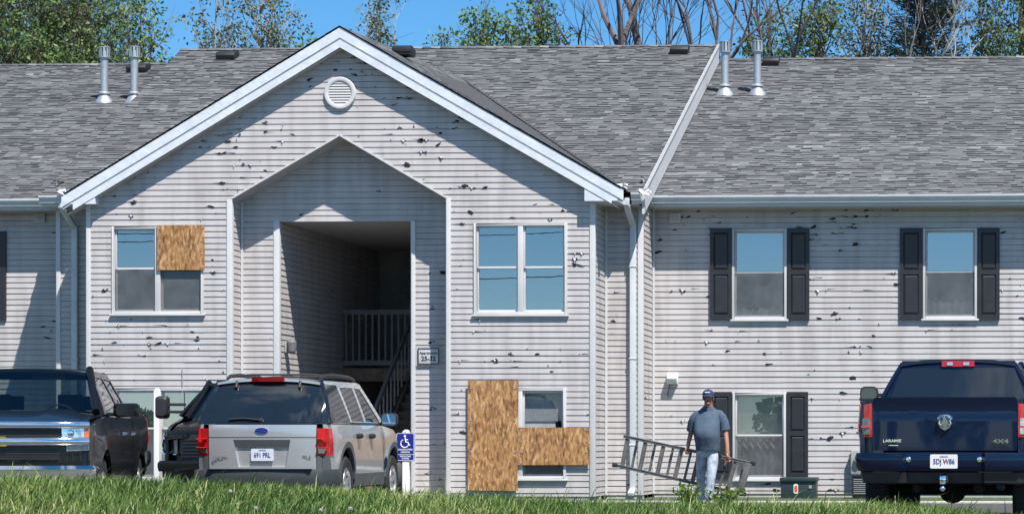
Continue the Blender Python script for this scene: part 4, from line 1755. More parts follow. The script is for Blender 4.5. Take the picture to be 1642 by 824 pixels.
        b.build('roof_rail', M['blackplastic'], t, smooth=True)
        wheel(t, s * .80, .98, .365, .25, s)
        wheel(t, s * .80, 3.87, .365, .25, s)
    b = MB()
    for y in (1.0, 2.2):
        b.tube([(-.64, y, 1.775), (-.4, y, 1.79), (.4, y, 1.79), (.64, y, 1.775)], .014, 8)
    b.build('roof_crossbar', M['blackplastic'], t, smooth=True)
    rear = lambda x, z: (x, Rr(x, z), z)
    Dr = (0, .05, 0)
    # liftgate: body with plate recess, seam, upper strip
    rec_ = [(-.385, .945), (.385, .945), (.32, .60), (-.32, .60)]
    lg = panel('liftgate', [(-.722, .575), (.722, .575), (.722, .968), (-.722, .968)], rear, P, t, holes=[rec_], depth=Dr)
    panel('plate_recess', [(-.40, .96), (.40, .96), (.33, .585), (-.33, .585)], lambda x, z: (x, Rr(x, z) + .045, z), P, lg)
    gar = panel('gate_handle', [(-.385, .945), (.385, .945), (.372, .86), (-.372, .86)], lambda x, z: (x, Rr(x, z) + .02 - .02 * (z - .86) / .085, z), M['cladding'], lg, depth=Dr)
    panel('gate_strip', [(-.722, .978), (.722, .978), (.725, 1.135), (-.725, 1.135)], rear, P, t, depth=Dr)
    win = [(-.80, 1.165), (.80, 1.165), (.675, 1.655), (.62, 1.665), (-.62, 1.665), (-.675, 1.655)]
    fr = [(-.885, 1.145), (.885, 1.145), (.70, 1.70), (-.70, 1.70)]
    panel('gate_frame', fr, rear, M['carglass'], t, holes=[win], depth=Dr)
    panel('rear_window', win, lambda x, z: (x, Rr(x, z) - .004, z), M['carglass'], t)
    for s in (-1, 1):
        b = MB()
        b.bar((s * .43, Rr(.43, 1.60) - .03, 1.60), (s * .43, Rr(.43, 1.69) - .03, 1.69), .035, .05, up=(0, 1, 0))
        b.build('gate_hinge', M['blackplastic'], t, bevel=.01)
    b = MB()
    b.tube([(-.02, Rr(0, 1.19) - .025, 1.19), (-.25, Rr(.2, 1.215) - .03, 1.215), (-.45, Rr(.45, 1.20) - .03, 1.20)], .012, 6)
    b.lathe([(0, .03), (.035, .02), (.035, -.01)], (-.02, Rr(0, 1.19), 1.19), (0, -1, 0), 12)
    b.build('wiper', M['blackplastic'], t)
    T = lambda x, y: (x, y, 1.745 - .045 * (abs(x) / .68) ** 2.4 - .03 * max(0, (y - 1.5) / 1.1) ** 2 - .03 * max(0, (.8 - y) / .5) ** 2)
    panel('roof', [(-.695, .36), (.695, .36), (.695, 2.62), (-.695, 2.62)], T, P, t, depth=(0, 0, -.03))
    b = MB()
    b.sweep([(.22, .34), (.0, .328), (-.22, .34)], [(.0, 1.685), (.035, 1.69), (.03, 1.735), (-.02, 1.74)])
    o = b.build('brake_light', M['redlens'], t, smooth=True)
    # windscreen, bonnet, nose
    def W(x, v):
        return (x * (.76 - .10 * v), 3.46 - .86 * v - .10 * x * x * (1 - v * .3), 1.13 + .585 * v)
    panel('windscreen', [(-1, 0), (1, 0), (1, 1), (-1, 1)], W, M['clearglass'], t, step=.15)
    panel('bonnet', [(-.83, 3.34), (.83, 3.34), (.77, 4.62), (-.77, 4.62)], lambda x, y: (x, y, 1.13 - .10 * ((y - 3.34) / 1.3) ** 2 * 1.3 - .06 * (abs(x) / .8) ** 3), P, t, depth=(0, 0, -.04))
    F_ = lambda x, z: (x, 4.74 - .16 * (abs(x) / .85) ** 3 - .12 * max(0, z - .75), z)
    panel('nose_panel', [(-.78, .62), (.78, .62), (.76, .99), (-.76, .99)], F_, P, t, holes=[[(-.42, .66), (.42, .66), (.45, .94), (-.45, .94)]], depth=(0, -.05, 0))
    panel('front_grille', [(-.42, .66), (.42, .66), (.45, .94), (-.45, .94)], lambda x, z: (x, F_(x, z)[1] - .03, z), M['blackplastic'], t)
    for s in (-1, 1):
        panel('headlight', [(s * .50, .70), (s * .77, .70), (s * .75, .93), (s * .50, .93)], lambda x, z: (x, F_(x, z)[1] + .012, z), M['clearlens'], t, step=.06)
    plan = [(.90, .62), (.915, .35), (.90, .10), (.82, -.02), (.6, -.075), (0, -.09), (-.6, -.075), (-.82, -.02), (-.90, .10), (-.915, .35), (-.90, .62)]
    b = MB()
    b.sweep(plan[::-1], [(-.12, .30), (.0, .31), (.03, .36), (.035, .52), (.02, .57), (-.12, .575)])
    o = b.build('rear_bumper', M['bumper'], t, smooth=True)
    b = MB()
    b.box(-.70, .70, -.135, -.05, .572, .580)
    b.build('step_pad', M['blackplastic'], o)
    plan = [(.88, 4.2), (.90, 4.45), (.80, 4.68), (.5, 4.80), (0, 4.84), (-.5, 4.80), (-.80, 4.68), (-.90, 4.45), (-.88, 4.2)]
    b = MB()
    b.sweep(plan, [(-.12, .30), (.0, .31), (.03, .36), (.03, .58), (.0, .62), (-.12, .62)])
    b.build('front_bumper', M['cladding'], t, smooth=True)
    b = MB()
    ring = lambda y, x, z0, z1, xt: [(-x, y, z0), (x, y, z0), (x, y, z1 * .6 + z0 * .4), (xt, y, z1), (-xt, y, z1), (-x, y, z1 * .6 + z0 * .4)]
    loft_box(b, [ring(.14, .78, .36, 1.10, .76), ring(.5, .70, .3, 1.12, .70), ring(1.5, .70, .3, 1.12, .70), ring(3.3, .70, .3, 1.10, .7), ring(4.5, .66, .34, .9, .62)])
    loft_box(b, [[(-.72, .30, 1.1), (.72, .30, 1.1), (.72, 3.3, 1.1), (-.72, 3.3, 1.1)], [(-.60, .62, 1.66), (.60, .62, 1.66), (.60, 2.5, 1.66), (-.60, 2.5, 1.66)]])
    b.build('inner_shell', M['underbody'], t)
    # badge, plate, lettering
    ell = [(.088 * math.cos(2 * math.pi * i / 28), .036 * math.sin(2 * math.pi * i / 28)) for i in range(28)]
    yb = Rr(0, 1.06) - .012
    b = MB()
    b.prism([(x, z + 1.06) for x, z in ell], yb, yb + .014)
    o = b.build('badge', M['chrome'], t)
    b = MB()
    b.prism([(x * .92, z * .86 + 1.06) for x, z in ell], yb - .003, yb)
    b.build('badge_field', M['blue'], o)
    text('badge_script', 'Ford', .052, (0, yb - .004, 1.06), (R(90), 0, 0), M['chrome'], o, depth=.001, sx=1.25)
    yp = Rr(0, .76) + .018
    b = MB()
    b.prism([(x, z + .755) for x, z in rrect(.152, .076, .014)], yp, yp + .006)
    o = b.build('number_plate', M['plate'], t)
    text('plate_text', '691 PRL', .085, (0, yp - .002, .748), (R(90), 0, 0), M['plateblue'], o, depth=.001, sx=.78, bold=.0016)
    text('plate_text', 'KANSAS', .026, (0, yp - .002, .812), (R(90), 0, 0), M['plateblue'], o, depth=.001)
    text('badge_letters', 'EXPLORER', .050, (-.545, Rr(.5, .70) - .004, .715), (R(90), 0, R(2)), M['cladding'], t, sx=1.0)
    text('badge_letters', 'XLS', .05, (.60, Rr(.6, .72) - .008, .728), (R(90), 0, 0), M['cladding'], t, sx=1.5)
    return t


# ---- pickups
def build_pickup(name, label, loc, rz, L=5.85, paint='blackpaint', zb=1.28, zr=1.84, W=.995, rail=1.36, r=.40, bed=1.98, front='bars', rear='plain', tow=False, zscale=1.0, mirror=(.26, .2), axle=1.18):
    t = thing(name, label, 'pickup truck', loc, rz)
    P = M[paint]
    nz = .30 if front == 'tall' else .13
    xr = W * .70            # half width at the roof edge
    wb = L - 1.05           # front axle
    yc = bed + .06          # back of the cab
    yd = yc + (wb - .62 - yc) * .43     # split between the doors
    yw = wb - .18           # foot of the windscreen
    yt = yw - .82           # top of the windscreen
    ar = r + .10

    def S(y, z):
        x = W
        if y < .35:
            x -= .05 * ((.35 - y) / .35) ** 2
        if y > L - 1.0:
            x -= .14 * max(0, (y - L + 1.0)) ** 2.2
        if z > zb - .04:
            x -= (W - xr) * ((z - zb + .04) / (zr - zb + .04)) ** 1.15
        elif z < .75:
            x -= .04 * ((.75 - z) / .4) ** 2
        x += .018 * math.exp(-((z - zb * .80) / .10) ** 2)
        for cy in (axle, wb):
            d = math.hypot(y - cy, z - r)
            if d < ar + .28:
                x += .03 * max(0, 1 - (max(d, ar) - ar) / .28) ** 2
        return x

    for s in (-1, 1):
        side = lambda y, z: (s * S(y, z), y, z)
        D = (-s * .05, 0, 0)
        panel('bed_side', [(.05, .62), (axle - ar - .1, .56)] + arc(axle, r, ar, 162, 16) + [(bed, .56), (bed, rail), (.05, rail)], side, P, t, depth=D)
        b = MB()
        b.bar((s * (S(1, rail) - .05), .05, rail + .008), (s * (S(1, rail) - .05), bed, rail + .008), .11, .03)
        b.build('bed_rail', M['blackplastic'] if front != 'none' else P, t, bevel=.01)
        o = panel('rear_door', [(yc, .52), (yd, .52), (yd, zb), (yc, zb)], side, P, t, depth=D)
        b = MB()
        zz = zb * .84
        hd = [side(yc + .12, zz), (s * (S(yc + .18, zz) + .04), yc + .17, zz), (s * (S(yc + .28, zz) + .04), yc + .30, zz), side(yc + .34, zz)]
        b.tube(hd, .018, 8)
        b.build('handle', M['chrome' if front == 'bars' else 'blackplastic'], o, smooth=True)
        o = panel('front_door', [(yd + .012, .52), (wb - .64, .52), (wb - .60, zb), (yd + .012, zb)], side, P, t, depth=D)
        b = MB()
        hd = [side(yd + .10, zz), (s * (S(yd, zz) + .04), yd + .15, zz), (s * (S(yd, zz) + .04), yd + .28, zz), side(yd + .33, zz)]
        b.tube(hd, .018, 8)
        b.build('handle', M['chrome' if front == 'bars' else 'blackplastic'], o, smooth=True)
        panel('front_fender', [(wb - .628, .52)] + arc(wb, r, ar, 168, 14) + [(L - .18, .62), (L - .22, zb - nz), (wb + .2, zb - .035 - (nz - .13) * .55), (wb - .588, zb)], side, P, t, depth=D)
        gh = [(yc, zb + .012), (yc + .16, zr - .02), (yt, zr), (yw, zb + .012)]
        h1 = [(yc + .16, zb + .05), (yc + .24, zr - .10), (yd - .06, zr - .085), (yd - .03, zb + .05)]
        h2 = [(yd + .06, zb + .05), (yd + .04, zr - .085), (yt - .06, zr - .09), (yw - .24, zb + .05)]
        panel('cab_frame', gh, side, P, t, holes=[h1, h2], depth=D)
        for h in (h1, h2):
            panel('side_window', h, lambda y, z: (s * (S(y, z) - .01), y, z), M['clearglass' if front == 'bars' else 'carglass'], t)
        panel('sill_trim', [(yc, zb - .005), (yw - .2, zb - .005), (yw - .2, zb + .022), (yc, zb + .022)], lambda y, z: (s * (S(y, z) + .006), y, z), M['chrome' if front == 'bars' else 'blackplastic'], t)
        mirror_part(t, s, s * (S(yw - .3, zb) - .02), yw - .32, zb + mirror[1] * .42, mirror[0], mirror[1], .16, M['blackplastic'] if front != 'bars' else P, M['carglass'] if rear == 'full' else M['chrome'], .24 if tow else .07, two=tow)
        wheel(t, s * (W - .14), axle, r, .28, s)
        wheel(t, s * (W - .14), wb, r, .28, s)
        panel('rocker_step', [(yc, .40), (wb - .7, .40), (wb - .7, .50), (yc, .50)], lambda y, z: (s * (W + .03), y, z), M['blackplastic'], t, depth=(-s * .12, 0, 0))
    # cab top, back glass, windscreen
    panel('roof', [(-xr - .005, yc + .14), (xr + .005, yc + .14), (xr + .005, yt + .02), (-xr - .005, yt + .02)],
          lambda x, y: (x, y, zr + .035 - .05 * (abs(x) / xr) ** 2.6 - .02 * ((y - yc - .8) / .9) ** 2), P, t, depth=(0, 0, -.04))

    def CB(x, z):
        v = (z - zb) / (zr - zb)
        return (x, yc + .0 + .17 * v + .05 * (abs(x) / W) ** 3, z)
    lim = lambda z: W - .02 - (W - xr) * ((z - zb + .04) / (zr - zb + .04)) ** 1.15 if z > zb else W - .03
    fr = [(-lim(zb), zb - .5), (lim(zb), zb - .5), (lim(zb), zb), (lim(zb + .3), zb + .3), (xr - .01, zr + .005), (-xr + .01, zr + .005), (-lim(zb + .3), zb + .3), (-lim(zb), zb)]
    k = .86
    wn = [(-lim(zb + .04) * k - .02, zb + .04), (lim(zb + .04) * k + .02, zb + .04), (lim(zr - .1) * .93, zr - .085), (-lim(zr - .1) * .93, zr - .085)]
    panel('cab_back', fr, CB, P, t, holes=[wn], depth=(0, .06, 0))
    rw = panel('rear_window', wn, lambda x, z: (x, CB(x, z)[1] - .004, z), M['clearglass' if front == 'bars' else 'carglass'], t)
    b = MB()
    b.sweep([(-.20, yc + .145), (.20, yc + .145)], [(-.03, zr - .075), (.03, zr - .07), (.025, zr + .002), (-.03, zr + .012)])
    bl = b.build('brake_light', M['redlens'], t)
    for s in (-1, 1):
        b = MB()
        b.box(s * .10 - .035, s * .10 + .035, yc + .108, yc + .13, zr - .052, zr - .015)
        b.build('cargo_lens', M['clearlens'], bl)

    def WS(x, v):
        return (x * (W * .86 - (W * .86 - xr + .02) * v), yw + .06 - (yw - yt + .05) * v - .14 * x * x * (1 - v * .4), zb + (.05 if front == 'bars' else -.02) + (zr - zb + (-.04 if front == 'bars' else .03)) * v)
    panel('windscreen', [(-1, 0), (1, 0), (1, 1), (-1, 1)], WS, M['clearglass'], t, step=.15)
    for s in (-1, 1):
        b = MB()
        b.tube([Vector(WS(s * 1.0, v)) + Vector((s * .015, .0, 0)) for v in (0, .25, .5, .75, 1)], .045, 8)
        b.build('windscreen_pillar', P, t, smooth=True)
    if front == 'bars':
        ic = MB()
        ic.tube([WS(.82, .10), WS(.92, .10)], .012, 5)
        b = MB()
        q = [Vector(WS(a, v)) + Vector((0, .004, .003)) for a, v in ((.74, .06), (.90, .06), (.90, .13), (.74, .13))]
        b.face(q)
        b.build('windscreen_sticker', M['white'], t)
    # bonnet
    zh = zb - .06

    def H(x, y):
        v = (y - yw) / (L - .12 - yw)
        z = (zb + .07 - .155 * max(0, v) ** 1.6 - .09 * (abs(x) / W) ** 3.5) if front == 'bars' else (zb - .01 - (nz - .055) * max(0, v) ** 1.5 - (nz - .13) * .35 * (abs(x) / W) ** 2.5 - .05 * (abs(x) / W) ** 3.5)
        z += .022 * math.exp(-((abs(x) - .42) / .10) ** 2) * min(1, 1.2 - v * .6)
        return (x, y, z)
    panel('bonnet', [(-W * .93, yw - .08), (W * .93, yw - .08), (W * .86, L - .20), (W * .6, L - .12), (-W * .6, L - .12), (-W * .86, L - .20)], H, P, t, depth=(0, 0, -.06), step=.1)
    # nose
    F_ = lambda x, z: (x, L - .06 - (.32 if front == 'tall' else .17) * (abs(x) / W) ** (2.6 if front == 'tall' else 3.2) - .05 * max(0, z - .9), z)
    top = zb - nz + .025
    d0 = (0, -.05, 0)
    nose_in = lambda off: (lambda x, z: (x, F_(x, z)[1] + off, z))
    if front == 'bars':
        panel('nose_panel', [(-W * .95, .62), (W * .95, .62), (W * .92, top + .03), (-W * .92, top + .03)], nose_in(-.035), P, t, depth=d0)
        g_ = panel('grille', [(-.64, top - .14), (.64, top - .14), (.62, top - .045), (-.62, top - .045)], nose_in(-.02), M['blackplastic'], t)
        for i in range(3):
            zz = top - .07 - i * .028
            panel('grille_bar', [(-.62, zz), (.62, zz), (.62, zz + .009), (-.62, zz + .009)], nose_in(-.008), M['blackplastic'], g_, depth=d0)
        g_ = panel('grille', [(-.60, top - .395), (.60, top - .395), (.66, top - .245), (-.66, top - .245)], nose_in(-.02), M['blackplastic'], t)
        for i in range(5):
            zz = top - .275 - i * .027
            panel('grille_bar', [(-.62, zz), (.62, zz), (.62, zz + .009), (-.62, zz + .009)], nose_in(-.008), M['blackplastic'], g_, depth=d0)
        for zc_, hh_, nm_ in ((top - .005, .042, 'chrome_bar'), (top - .192, .050, 'chrome_bar')):
            pth = [(x, F_(x, zc_)[1] + .004) for x in [W * .93 * (1 - i / 14) for i in range(29)]]
            prof = [(-.03, zc_ - hh_)] + [(.045 * math.cos(a_) ** .7, zc_ + hh_ * math.sin(a_)) for a_ in [R(-80 + 20 * i) for i in range(9)]] + [(-.03, zc_ + hh_)]
            b = MB()
            b.sweep(pth, prof)
            b.build(nm_, M['chrome'], t, smooth=True)
        for s in (-1, 1):
            h_ = panel('headlight', [(s * .655, top - .165), (s * .93, top - .16), (s * .925, top - .035), (s * .65, top - .05)], nose_in(.006), M['clearlens'], t, step=.05, depth=d0)
            b = MB()
            p_ = F_(s * .74, top - .10)
            b.lathe([(0, .02), (.03, .018), (.042, .0)], p_, (0, 1, 0), 16)
            b.build('lamp_lens', M['chrome'], h_, smooth=True)
            panel('indicator', [(s * .885, top - .155), (s * .935, top - .155), (s * .935, top - .04), (s * .885, top - .045)], nose_in(.012), M['amber'], h_, step=.05)
            panel('lower_lamp', [(s * .70, top - .30), (s * .93, top - .29), (s * .93, top - .215), (s * .70, top - .235)], nose_in(.0), M['smokelens'], t, depth=d0)
        b = MB()
        bow = [(-.155, -.035), (-.085, -.035), (-.075, -.055), (.075, -.055), (.085, -.035), (.155, -.035), (.135, .035), (.075, .035), (.065, .055), (-.065, .055), (-.075, .035), (-.135, .035)]
        yy = F_(0, top - .2)[1]
        b.prism([(x, z + top - .19) for x, z in bow], yy + .02, yy + .04)
        b.build('emblem', M['gold'], t, bevel=.005)
    else:
        # tall grille with a chrome C-shaped lamp surround each side
        panel('nose_panel', [(-W * .95, .62), (W * .95, .62), (W * .92, top + .06), (-W * .92, top + .06)], nose_in(-.03), P, t, depth=d0)
        g_ = panel('grille', [(-.60, .70), (.60, .70), (.58, top), (-.58, top)], nose_in(.0), M['blackplastic'], t, depth=d0)
        for i in range(6):
            zz = .74 + i * (top - .78) / 6
            panel('grille_bar', [(-.57, zz), (.57, zz), (.57, zz + .02), (-.57, zz + .02)], nose_in(.014), M['blackplastic'], g_, depth=d0)
        for s in (-1, 1):
            h_ = panel('headlight', [(s * .66, .80), (s * .92, .80), (s * .91, top - .05), (s * .66, top - .05)], nose_in(.0), M['darklens'], t, depth=d0)
            b = MB()
            pts = [F_(s * x, z) for x, z in ((.70, top - .05), (.90, top - .06), (.93, top - .15), (.93, .86), (.90, .79), (.66, .78))]
            b.tube([Vector(p) + Vector((0, .015, 0)) for p in pts], .018, 6)
            b.build('lamp_surround', M['chrome' if tow else 'smokelens'], h_, smooth=True)
    chr_ = M['chrome'] if front == 'bars' else P
    xs = [W * q for q in (.99, 1.0, .94, .8, .66)]
    ys = [L - .42, L - .22, L - .02, L + .06, L + .10]
    fp = list(zip(xs, ys)) + [(0, L + .12)] + [(-x, y) for x, y in list(zip(xs, ys))[::-1]]
    b = MB()
    zt = top - .47 if front == 'bars' else .68
    b.sweep(fp, [(-.10, zt - .15), (.02, zt - .15), (.035, zt - .1), (.035, zt - .03), (.0, zt + .01), (-.12, zt + .01)])
    fb = b.build('front_bumper', chr_, t, smooth=True)
    b = MB()
    b.sweep([(x * .96, y - .05) for x, y in fp], [(-.1, zt - .32), (.0, zt - .3), (.01, zt - .155), (-.1, zt - .155)])
    b.build('air_dam', M['blackplastic'], fb)
    # tail
    tb = rail + .03
    RR = lambda x, z: (x, .035 - .018 * math.exp(-((z - tb) / .05) ** 2) + .02 * (abs(x) / W) ** 4 + .012 * math.exp(-((z - tb + .16) / .03) ** 2), z)
    tg = panel('tailgate', [(-W * .815, .88), (W * .815, .88), (W * .815, tb - .02), (W * .79, tb), (-W * .79, tb), (-W * .815, tb - .02)], RR, P, t, depth=(0, .08, 0), step=.06)
    for s in (-1, 1):
        RL = lambda x, z: (x, .035 + .05 * (max(0, abs(x) / W - .83) / .15) ** 2, z)
        xa, xb = W * .828, W * .965
        panel('bed_corner', [(s * xa, .62), (s * xb, .62), (s * xb, rail - .02), (s * xa, rail + .012)], lambda x, z: (x, RL(x, z)[1] + .015, z), P, t, depth=(0, .06, 0), step=.05)
        z0, z1 = rail - .42, rail - .04
        lo = panel('tail_light', [(s * xa, z0), (s * xb, z0), (s * (xb + .004), z1 - .02), (s * (xa + .004), z1)], lambda x, z: (x, RL(x, z)[1] - .006, z), M['redlens'], t, depth=(0, .06, 0), step=.05)
        wr = panel('tail_wrap', [(.06, z0), (.14, z0), (.16, z1 - .02), (.06, z1 - .02)], lambda y, z: (s * (S(y, z) + .008), y, z), M['redlens'], t, depth=(-s * .05, 0, 0), step=.05)
        join_into(lo, [wr])
        if rear == 'full':
            panel('reversing_lens', [(s * (xa + .022), z0 + .03), (s * (xb - .012), z0 + .03), (s * (xb - .012), z0 + .21), (s * (xa + .022), z0 + .21)], lambda x, z: (x, RL(x, z)[1] - .014, z), M['smokelens' if s < 0 else 'clearlens'], lo, depth=(0, .02, 0), step=.05)
            b = MB()
            b.box(min(s * (xa + .02), s * (xb - .01)), max(s * (xa + .02), s * (xb - .01)), .02, .05, z0 + .105, z0 + .125)
            b.build('lens_divider', M['redlens'], lo)
    xs = [W * q for q in (.985, 1.0, .97, .86)]
    ys = [.42, .12, -.06, -.15]
    rp = [(-x, y) for x, y in zip(xs, ys)]
    zt = .86
    b = MB()
    mats_ = P if rear == 'full' else M['chrome']
    right = rp + [(-.47, -.19), (-.43, -.10), (.43, -.10), (.47, -.19)] + [(-x, y) for x, y in rp[::-1]]
    b.sweep(right, [(-.14, zt - .22), (.0, zt - .21), (.03, zt - .16), (.035, zt - .05), (.02, zt - .005), (-.14, zt)])
    rb = b.build('rear_bumper', mats_, t, smooth=True)
    b = MB()
    b.sweep([(x * .97, y + .03) for x, y in right], [(-.12, zt - .36), (-.02, zt - .34), (.0, zt - .225), (-.12, zt - .225)])
    b.build('bumper_valance', M['blackplastic'], rb)
    if rear == 'full':
        for x in (-.40, .40):
            b = MB()
            b.lathe([(0, .02), (.028, .018), (.04, .0), (.04, -.02)], (x, -.125, zt - .08), (0, -1, 0), 14)
            b.build('plate_light', M['chrome'], rb, smooth=True)
        b = MB()
        b.prism([(x, z + zt - .10) for x, z in rrect(.155, .079, .014)], -.145, -.139)
        pl = b.build('number_plate', M['platewhite'], t)
        text('plate_text', '5DJ W86', .082, (0, -.1465, zt - .105), (R(90), 0, 0), M['plateblue'], pl, depth=.001, sx=.78, bold=.0018)
        b = MB()
        b.prism([(.004 + .012 * math.cos(i * 1.2566), zt - .105 + .012 * math.sin(i * 1.2566)) for i in range(5)], -.1475, -.1465)
        b.build('plate_mark', M['redbright'], pl)
        text('plate_text', 'MISSOURI', .022, (0, -.1465, zt - .048), (R(90), 0, 0), M['plateblue'], pl, depth=.001)
        b = MB()
        b.box(-.045, .045, -.20, .1, .52, .60)
        hb = b.build('hitch', M['underbody'], t, bevel=.008)
        b = MB()
        b.box(-.035, .035, -.30, -.20, .505, .60)
        b.box(-.03, .03, -.36, -.29, .505, .53)
        b.build('hitch_mount', M['chrome'], hb, bevel=.01)
        b = MB()
        b.lathe([(.014, -.02), (.014, .02)], (0, -.33, .54), (0, 0, 1), 12)
        b.sphere((0, -.33, .46), .034, 8)
        b.build('hitch_ball', M['chrome'], hb, smooth=True)
        # emblem: a horned head in a shield
        ye, ze = .012, rail - .255
        b = MB()
        sh = [(-.085, .055), (-.055, .085), (0, .09), (.055, .085), (.085, .055), (.082, -.01), (.05, -.065), (0, -.095), (-.05, -.065), (-.082, -.01)]
        b.prism([(x, z + ze) for x, z in sh], ye - .008, ye + .03)
        em = b.build('emblem', M['chrome'], t, bevel=.004)
        b = MB()
        for s in (-1, 1):
            pts = [(s * .012, .06), (s * .05, .066), (s * .07, .03), (s * .064, -.015), (s * .04, -.03), (s * .028, -.005), (s * .042, .012)]
            b.tube([(x, ye - .016, z + ze) for x, z in pts], [.014, .017, .017, .015, .012, .009, .006], 8)
        b.prism([(x, z + ze) for x, z in ((-.02, .045), (.02, .045), (.03, .0), (.016, -.075), (-.016, -.075), (-.03, .0))], ye - .024, ye - .008)
        b.build('emblem_head', M['chrome'], em, smooth=True)
        b = MB()
        b.prism([(x * .8, z * .8 + ze) for x, z in sh], ye - .0095, ye - .0085)
        b.build('emblem_field', M['smokelens'], em)
        text('badge_letters', '4X4', .062, (.63, ye + .002, .985), (R(90), 0, 0), M['chrome'], t, sx=1.7, bold=.002)
        text('badge_letters', 'LARAMIE', .046, (-.60, ye + .002, .99), (R(90), 0, 0), M['chrome'], t, sx=1.15, bold=.0008)
        b = MB()
        b.box(-.64, -.53, ye - .0, ye + .01, .935, .944)
        b.build('badge_bar', M['chrome'], t)
        b = MB()
        for s in (-1, 1):
            b.tube([(s * .35, .3, .45), (s * .35, 1.2, .42)], .05, 8)
        b.tube([(-.75, axle, r), (.75, axle, r)], .07, 10)
        b.sphere((0, axle, r), (.17, .2, .17), 8)
        b.build('rear_axle', M['underbody'], t)
        b = MB()
        b.tube([(.62, -.05, .48), (.62, .5, .46)], .04, 12)
        b.build('tailpipe', M['underbody'], t, smooth=True)
    b = MB()
    b.box(-W + .12, W - .12, .12, bed - .02, .55, .80)
    b.box(-W + .06, -W + .10, .12, bed - .02, .60, rail - .02)
    b.box(W - .10, W - .06, .12, bed - .02, .60, rail - .02)
    b.build('bed_floor', M['underbody'], t)
    b = MB()
    b.box(-W + .24, W - .24, yc + .05, L - .25, .42, zb - .16)
    if front == 'bars':
        b.box(-W + .12, W - .12, yc + .06, yw + .02, .5, zb - .30)
        b.box(-W + .14, W - .14, yw - .42, yw + .02, .9, zb - .05)
        for sx_ in (-.42, .42):
            for yy in (yw - 1.25, yc + .30):
                b.box(sx_ - .25, sx_ + .25, yy - .09, yy + .05, .8, zb + .06)
                b.box(sx_ - .14, sx_ + .14, yy - .08, yy + .02, zb + .09, zb + .27)
        b.lathe([(.165, 0), (.18, .012), (.165, .024)], (-.42, yw - .5, zb - .02), (0, -.9, .42), 20)
        b.box(-W + .16, W - .16, yc + .04, yc + .09, zb - .3, zb - .02)
    else:
        loft_box(b, [[(-W + .12, yc + .1, zb - .2), (W - .12, yc + .1, zb - .2), (W - .12, yw - .05, zb - .2), (-W + .12, yw - .05, zb - .2)],
                     [(-xr + .07, yc + .25, zr - .05), (xr - .07, yc + .25, zr - .05), (xr - .07, yt - .1, zr - .05), (-xr + .07, yt - .1, zr - .05)]])
    b.build('inner_shell', M['underbody'], t)
    return t


# silver SUV: tail centre at px 419
def ground_at(px, fwd):
    u = (px - PPX) / F_PX
    return Vector((fwd * (CT * u - ST), fwd * (CT + ST * u), 0))


p = ground_at(419, 31.75)
build_suv((p.x, p.y, 0), R(2.0))
# blue pickup at the right: tail centre at px 1516
p = ground_at(1515, 26.8)
build_pickup('blue_pickup', 'dark navy blue pickup with chrome emblem seen from behind', (p.x, p.y, 0), R(-3.0), L=5.95, paint='navypaint', zb=1.43, zr=1.965, W=1.0, rail=1.455, r=.42, bed=2.0, front='plain', rear='full', tow=True, mirror=(.24, .30), axle=1.25)
# black pickup facing the camera at the left: nose centre at px -2
p = ground_at(-2, 26.3)
psi = R(14)
Lc = 5.85
bk = Vector((-math.sin(psi), math.cos(psi), 0)) * 1.0
org = Vector((p.x, p.y, 0)) + bk * Lc
build_pickup('black_pickup', 'glossy black pickup with chrome grille bars facing the camera', org, R(180) + psi, L=Lc, front='bars', mirror=(.30, .17))
# dark pickup half hidden behind the SUV
psi = R(5)
Lc = 4.95
u = ground_at(250, 35.6)
ctr = Vector((u.x + .93 * math.cos(psi), u.y + .93 * math.sin(psi), 0))
org = ctr + Vector((-math.sin(psi), math.cos(psi), 0)) * Lc
build_pickup('dark_pickup', 'dark pickup with tall tow mirror half hidden behind the silver SUV', org, R(180) + psi, L=Lc, W=.93, zb=1.36, zr=1.90, rail=1.38, bed=1.5, front='tall', tow=True, mirror=(.21, .36), axle=.95, r=.41)

# ------------------------------------------------------------------ man with a ladder
YP = 36.0


def skin_mesh(name, pts, edges, root=0, level=2, mats=None, parent=None):
    """pts: (x, y, z, rx, ry)"""
    me = bpy.data.meshes.new(name)
    me.from_pydata([p[:3] for p in pts], edges, [])
    o = bpy.data.objects.new(name, me)
    COL.objects.link(o)
    md = o.modifiers.new('skin', 'SKIN')
    md.use_smooth_shade = True
    sv = me.skin_vertices[0].data
    for i, p_ in enumerate(pts):
        sv[i].radius = (p_[3], p_[4])
        sv[i].use_root = (i == root)
    ss = o.modifiers.new('sub', 'SUBSURF')
    ss.levels = ss.render_levels = level
    dg = bpy.context.evaluated_depsgraph_get()
    nm = bpy.data.meshes.new_from_object(o.evaluated_get(dg))
    bpy.data.objects.remove(o)
    bpy.data.meshes.remove(me)
    nm.name = name
    nm.polygons.foreach_set('use_smooth', [True] * len(nm.polygons))
    nm.materials.clear()
    for m_ in mats:
        nm.materials.append(m_)
    o = bpy.data.objects.new(name, nm)
    COL.objects.link(o)
    if parent:
        o.parent = parent
    return o


def mx(px):
    return AX(px, YP) - AX(1135, YP)


